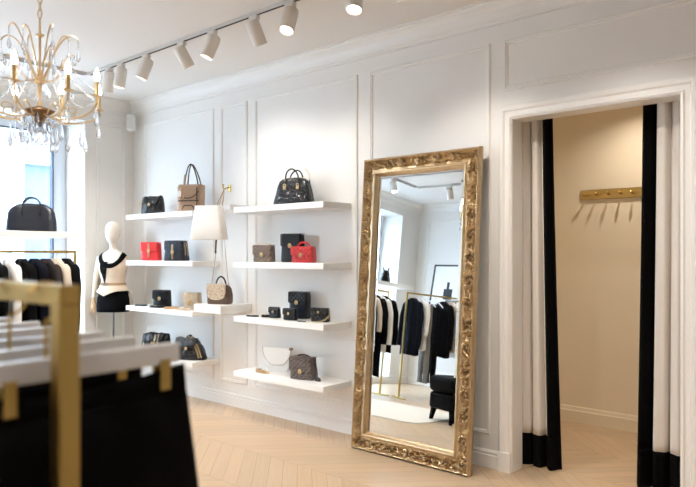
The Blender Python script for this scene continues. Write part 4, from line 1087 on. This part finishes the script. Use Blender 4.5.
# ------------------------------------------------------------------ things seen in the mirror
t = thing('ottoman', 'black velvet stool on tapered legs, reflected low in the mirror', 'stool', (-3.58, 1.6, 0), rad(20))
b = MB(); b.sell(body_secs(.42, .17, .42, 6, r=.03), 40); o = b.build('base', 'velvet_black', t, loc=(0, 0, .13))
b = MB(); b.sell(body_secs(.44, .17, .44, 6, r=.05), 40); o = b.build('cushion', 'velvet_black', t, loc=(0, 0, .301))
for sx in (-1, 1):
    for sy in (-1, 1):
        b = MB(); b.loft([[Vector((sx*.15+q*.014+sx*.02, sy*.15+w_*.014+sy*.02, 0)) for q, w_ in ((-1, -1), (1, -1), (1, 1), (-1, 1))], [Vector((sx*.15+q*.024, sy*.15+w_*.024, .14)) for q, w_ in ((-1, -1), (1, -1), (1, 1), (-1, 1))]]); b.build('leg', 'cloth_black', t, smooth=False)
b = MB(); b.sell([(0, 0, 0, .95, .62, 14), (.012, 0, 0, .945, .615, 14)], 60); tag(b.build('bright_floor_patch', 'bright_floor_patch', loc=(-4.6, 1.6, .0005)), 'added pale sheet for bright light on the oak floor, reflected at the mirror bottom', 'bright_floor_patch')  # pale sheet added to paint the overbright floor reflected in the mirror
shelf(-6.25, -4.95, YB, 1.36, .05, 'white shelf on the far wall holding the framed print, seen in the mirror', 'shelves on the far wall', y1=YB+.3)
shelf(-6.25, -4.95, YB, .92, .05, 'lower white shelf on the far wall, behind the mirrored rack', 'shelves on the far wall', y1=YB+.3)
t = thing('framed_print', 'black framed print leaning on the far wall, seen in the mirror', 'picture', (-5.92, YB+.12, 1.362)); t.rotation_euler = (rad(7), 0, 0)
b = MB()
for a in ((-.3, .3, 0, .025), (-.3, .3, .695, .72)): b.box(a[0], a[1], -.015, .01, a[2], a[3])
for a in (-.3, .275): b.box(a, a+.025, -.015, .01, .025, .695)
b.build('frame', 'dark_slot', t, smooth=False)
b = MB(); b.box(-.275, .275, -.01, -.002, .025, .695); b.build('print', 'paper_art', t, smooth=False)
b = MB(); b.box(-.05, .12, -.002, .001, .12, .3); b.box(.0, .05, -.002, .001, .3, .42); b.build('motif', 'dark_slot', t, smooth=False)
flap_bag('flap_bag', 'grey flap bag lying before the framed print on the far wall shelf', (-5.7, YB+.22, 1.36), 180, .24, .1, .08, 'cloth_grey', fl=.5, clasp='x')
flap_bag('flap_bag', 'white flap bag on the lower far wall shelf', (-5.3, YB+.16, .92), 180, .22, .15, .09, 'white_leather', fl=.5, clasp='x')

# ------------------------------------------------------------------ daylight, world, camera
wd = bpy.data.worlds.new('World'); bpy.context.scene.world = wd; wd.use_nodes = True
bg = wd.node_tree.nodes['Background']; bg.inputs[0].default_value = (.76, .88, 1, 1); bg.inputs[1].default_value = 13.0
for a, b_ in wins:
    ld = bpy.data.lights.new('window_portal', 'AREA'); ld.shape = 'RECTANGLE'; ld.size = WZ1-WZ0; ld.size_y = b_-a; ld.cycles.is_portal = True
    lo = bpy.data.objects.new('window_portal', ld); C.objects.link(lo); lo.location = (XL-WD-.03, (a+b_)/2, (WZ0+WZ1)/2); lo.rotation_euler = (0, rad(-90), 0)
cam = bpy.data.cameras.new('camera'); co = bpy.data.objects.new('camera', cam); C.objects.link(co)
co.location = (0, 0, 1.45); co.rotation_euler = (rad(90), 0, math.atan2(.654, .756))
cam.sensor_width = 36; cam.lens = 650/696*36; cam.shift_y = 9.8/696; cam.clip_start = .05
cam.dof.use_dof = True; cam.dof.focus_distance = 4.9; cam.dof.aperture_fstop = 2.6
sc = bpy.context.scene; sc.camera = co
sc.view_settings.view_transform = 'Standard'; sc.view_settings.look = 'None'; sc.view_settings.gamma = 1; sc.view_settings.exposure = .56
sc.view_settings.use_curve_mapping = False
sc.cycles.use_denoising = True; sc.cycles.max_bounces = 10; sc.cycles.diffuse_bounces = 5; sc.cycles.sample_clamp_indirect = 6; sc.cycles.caustics_refractive = False; sc.cycles.caustics_reflective = False
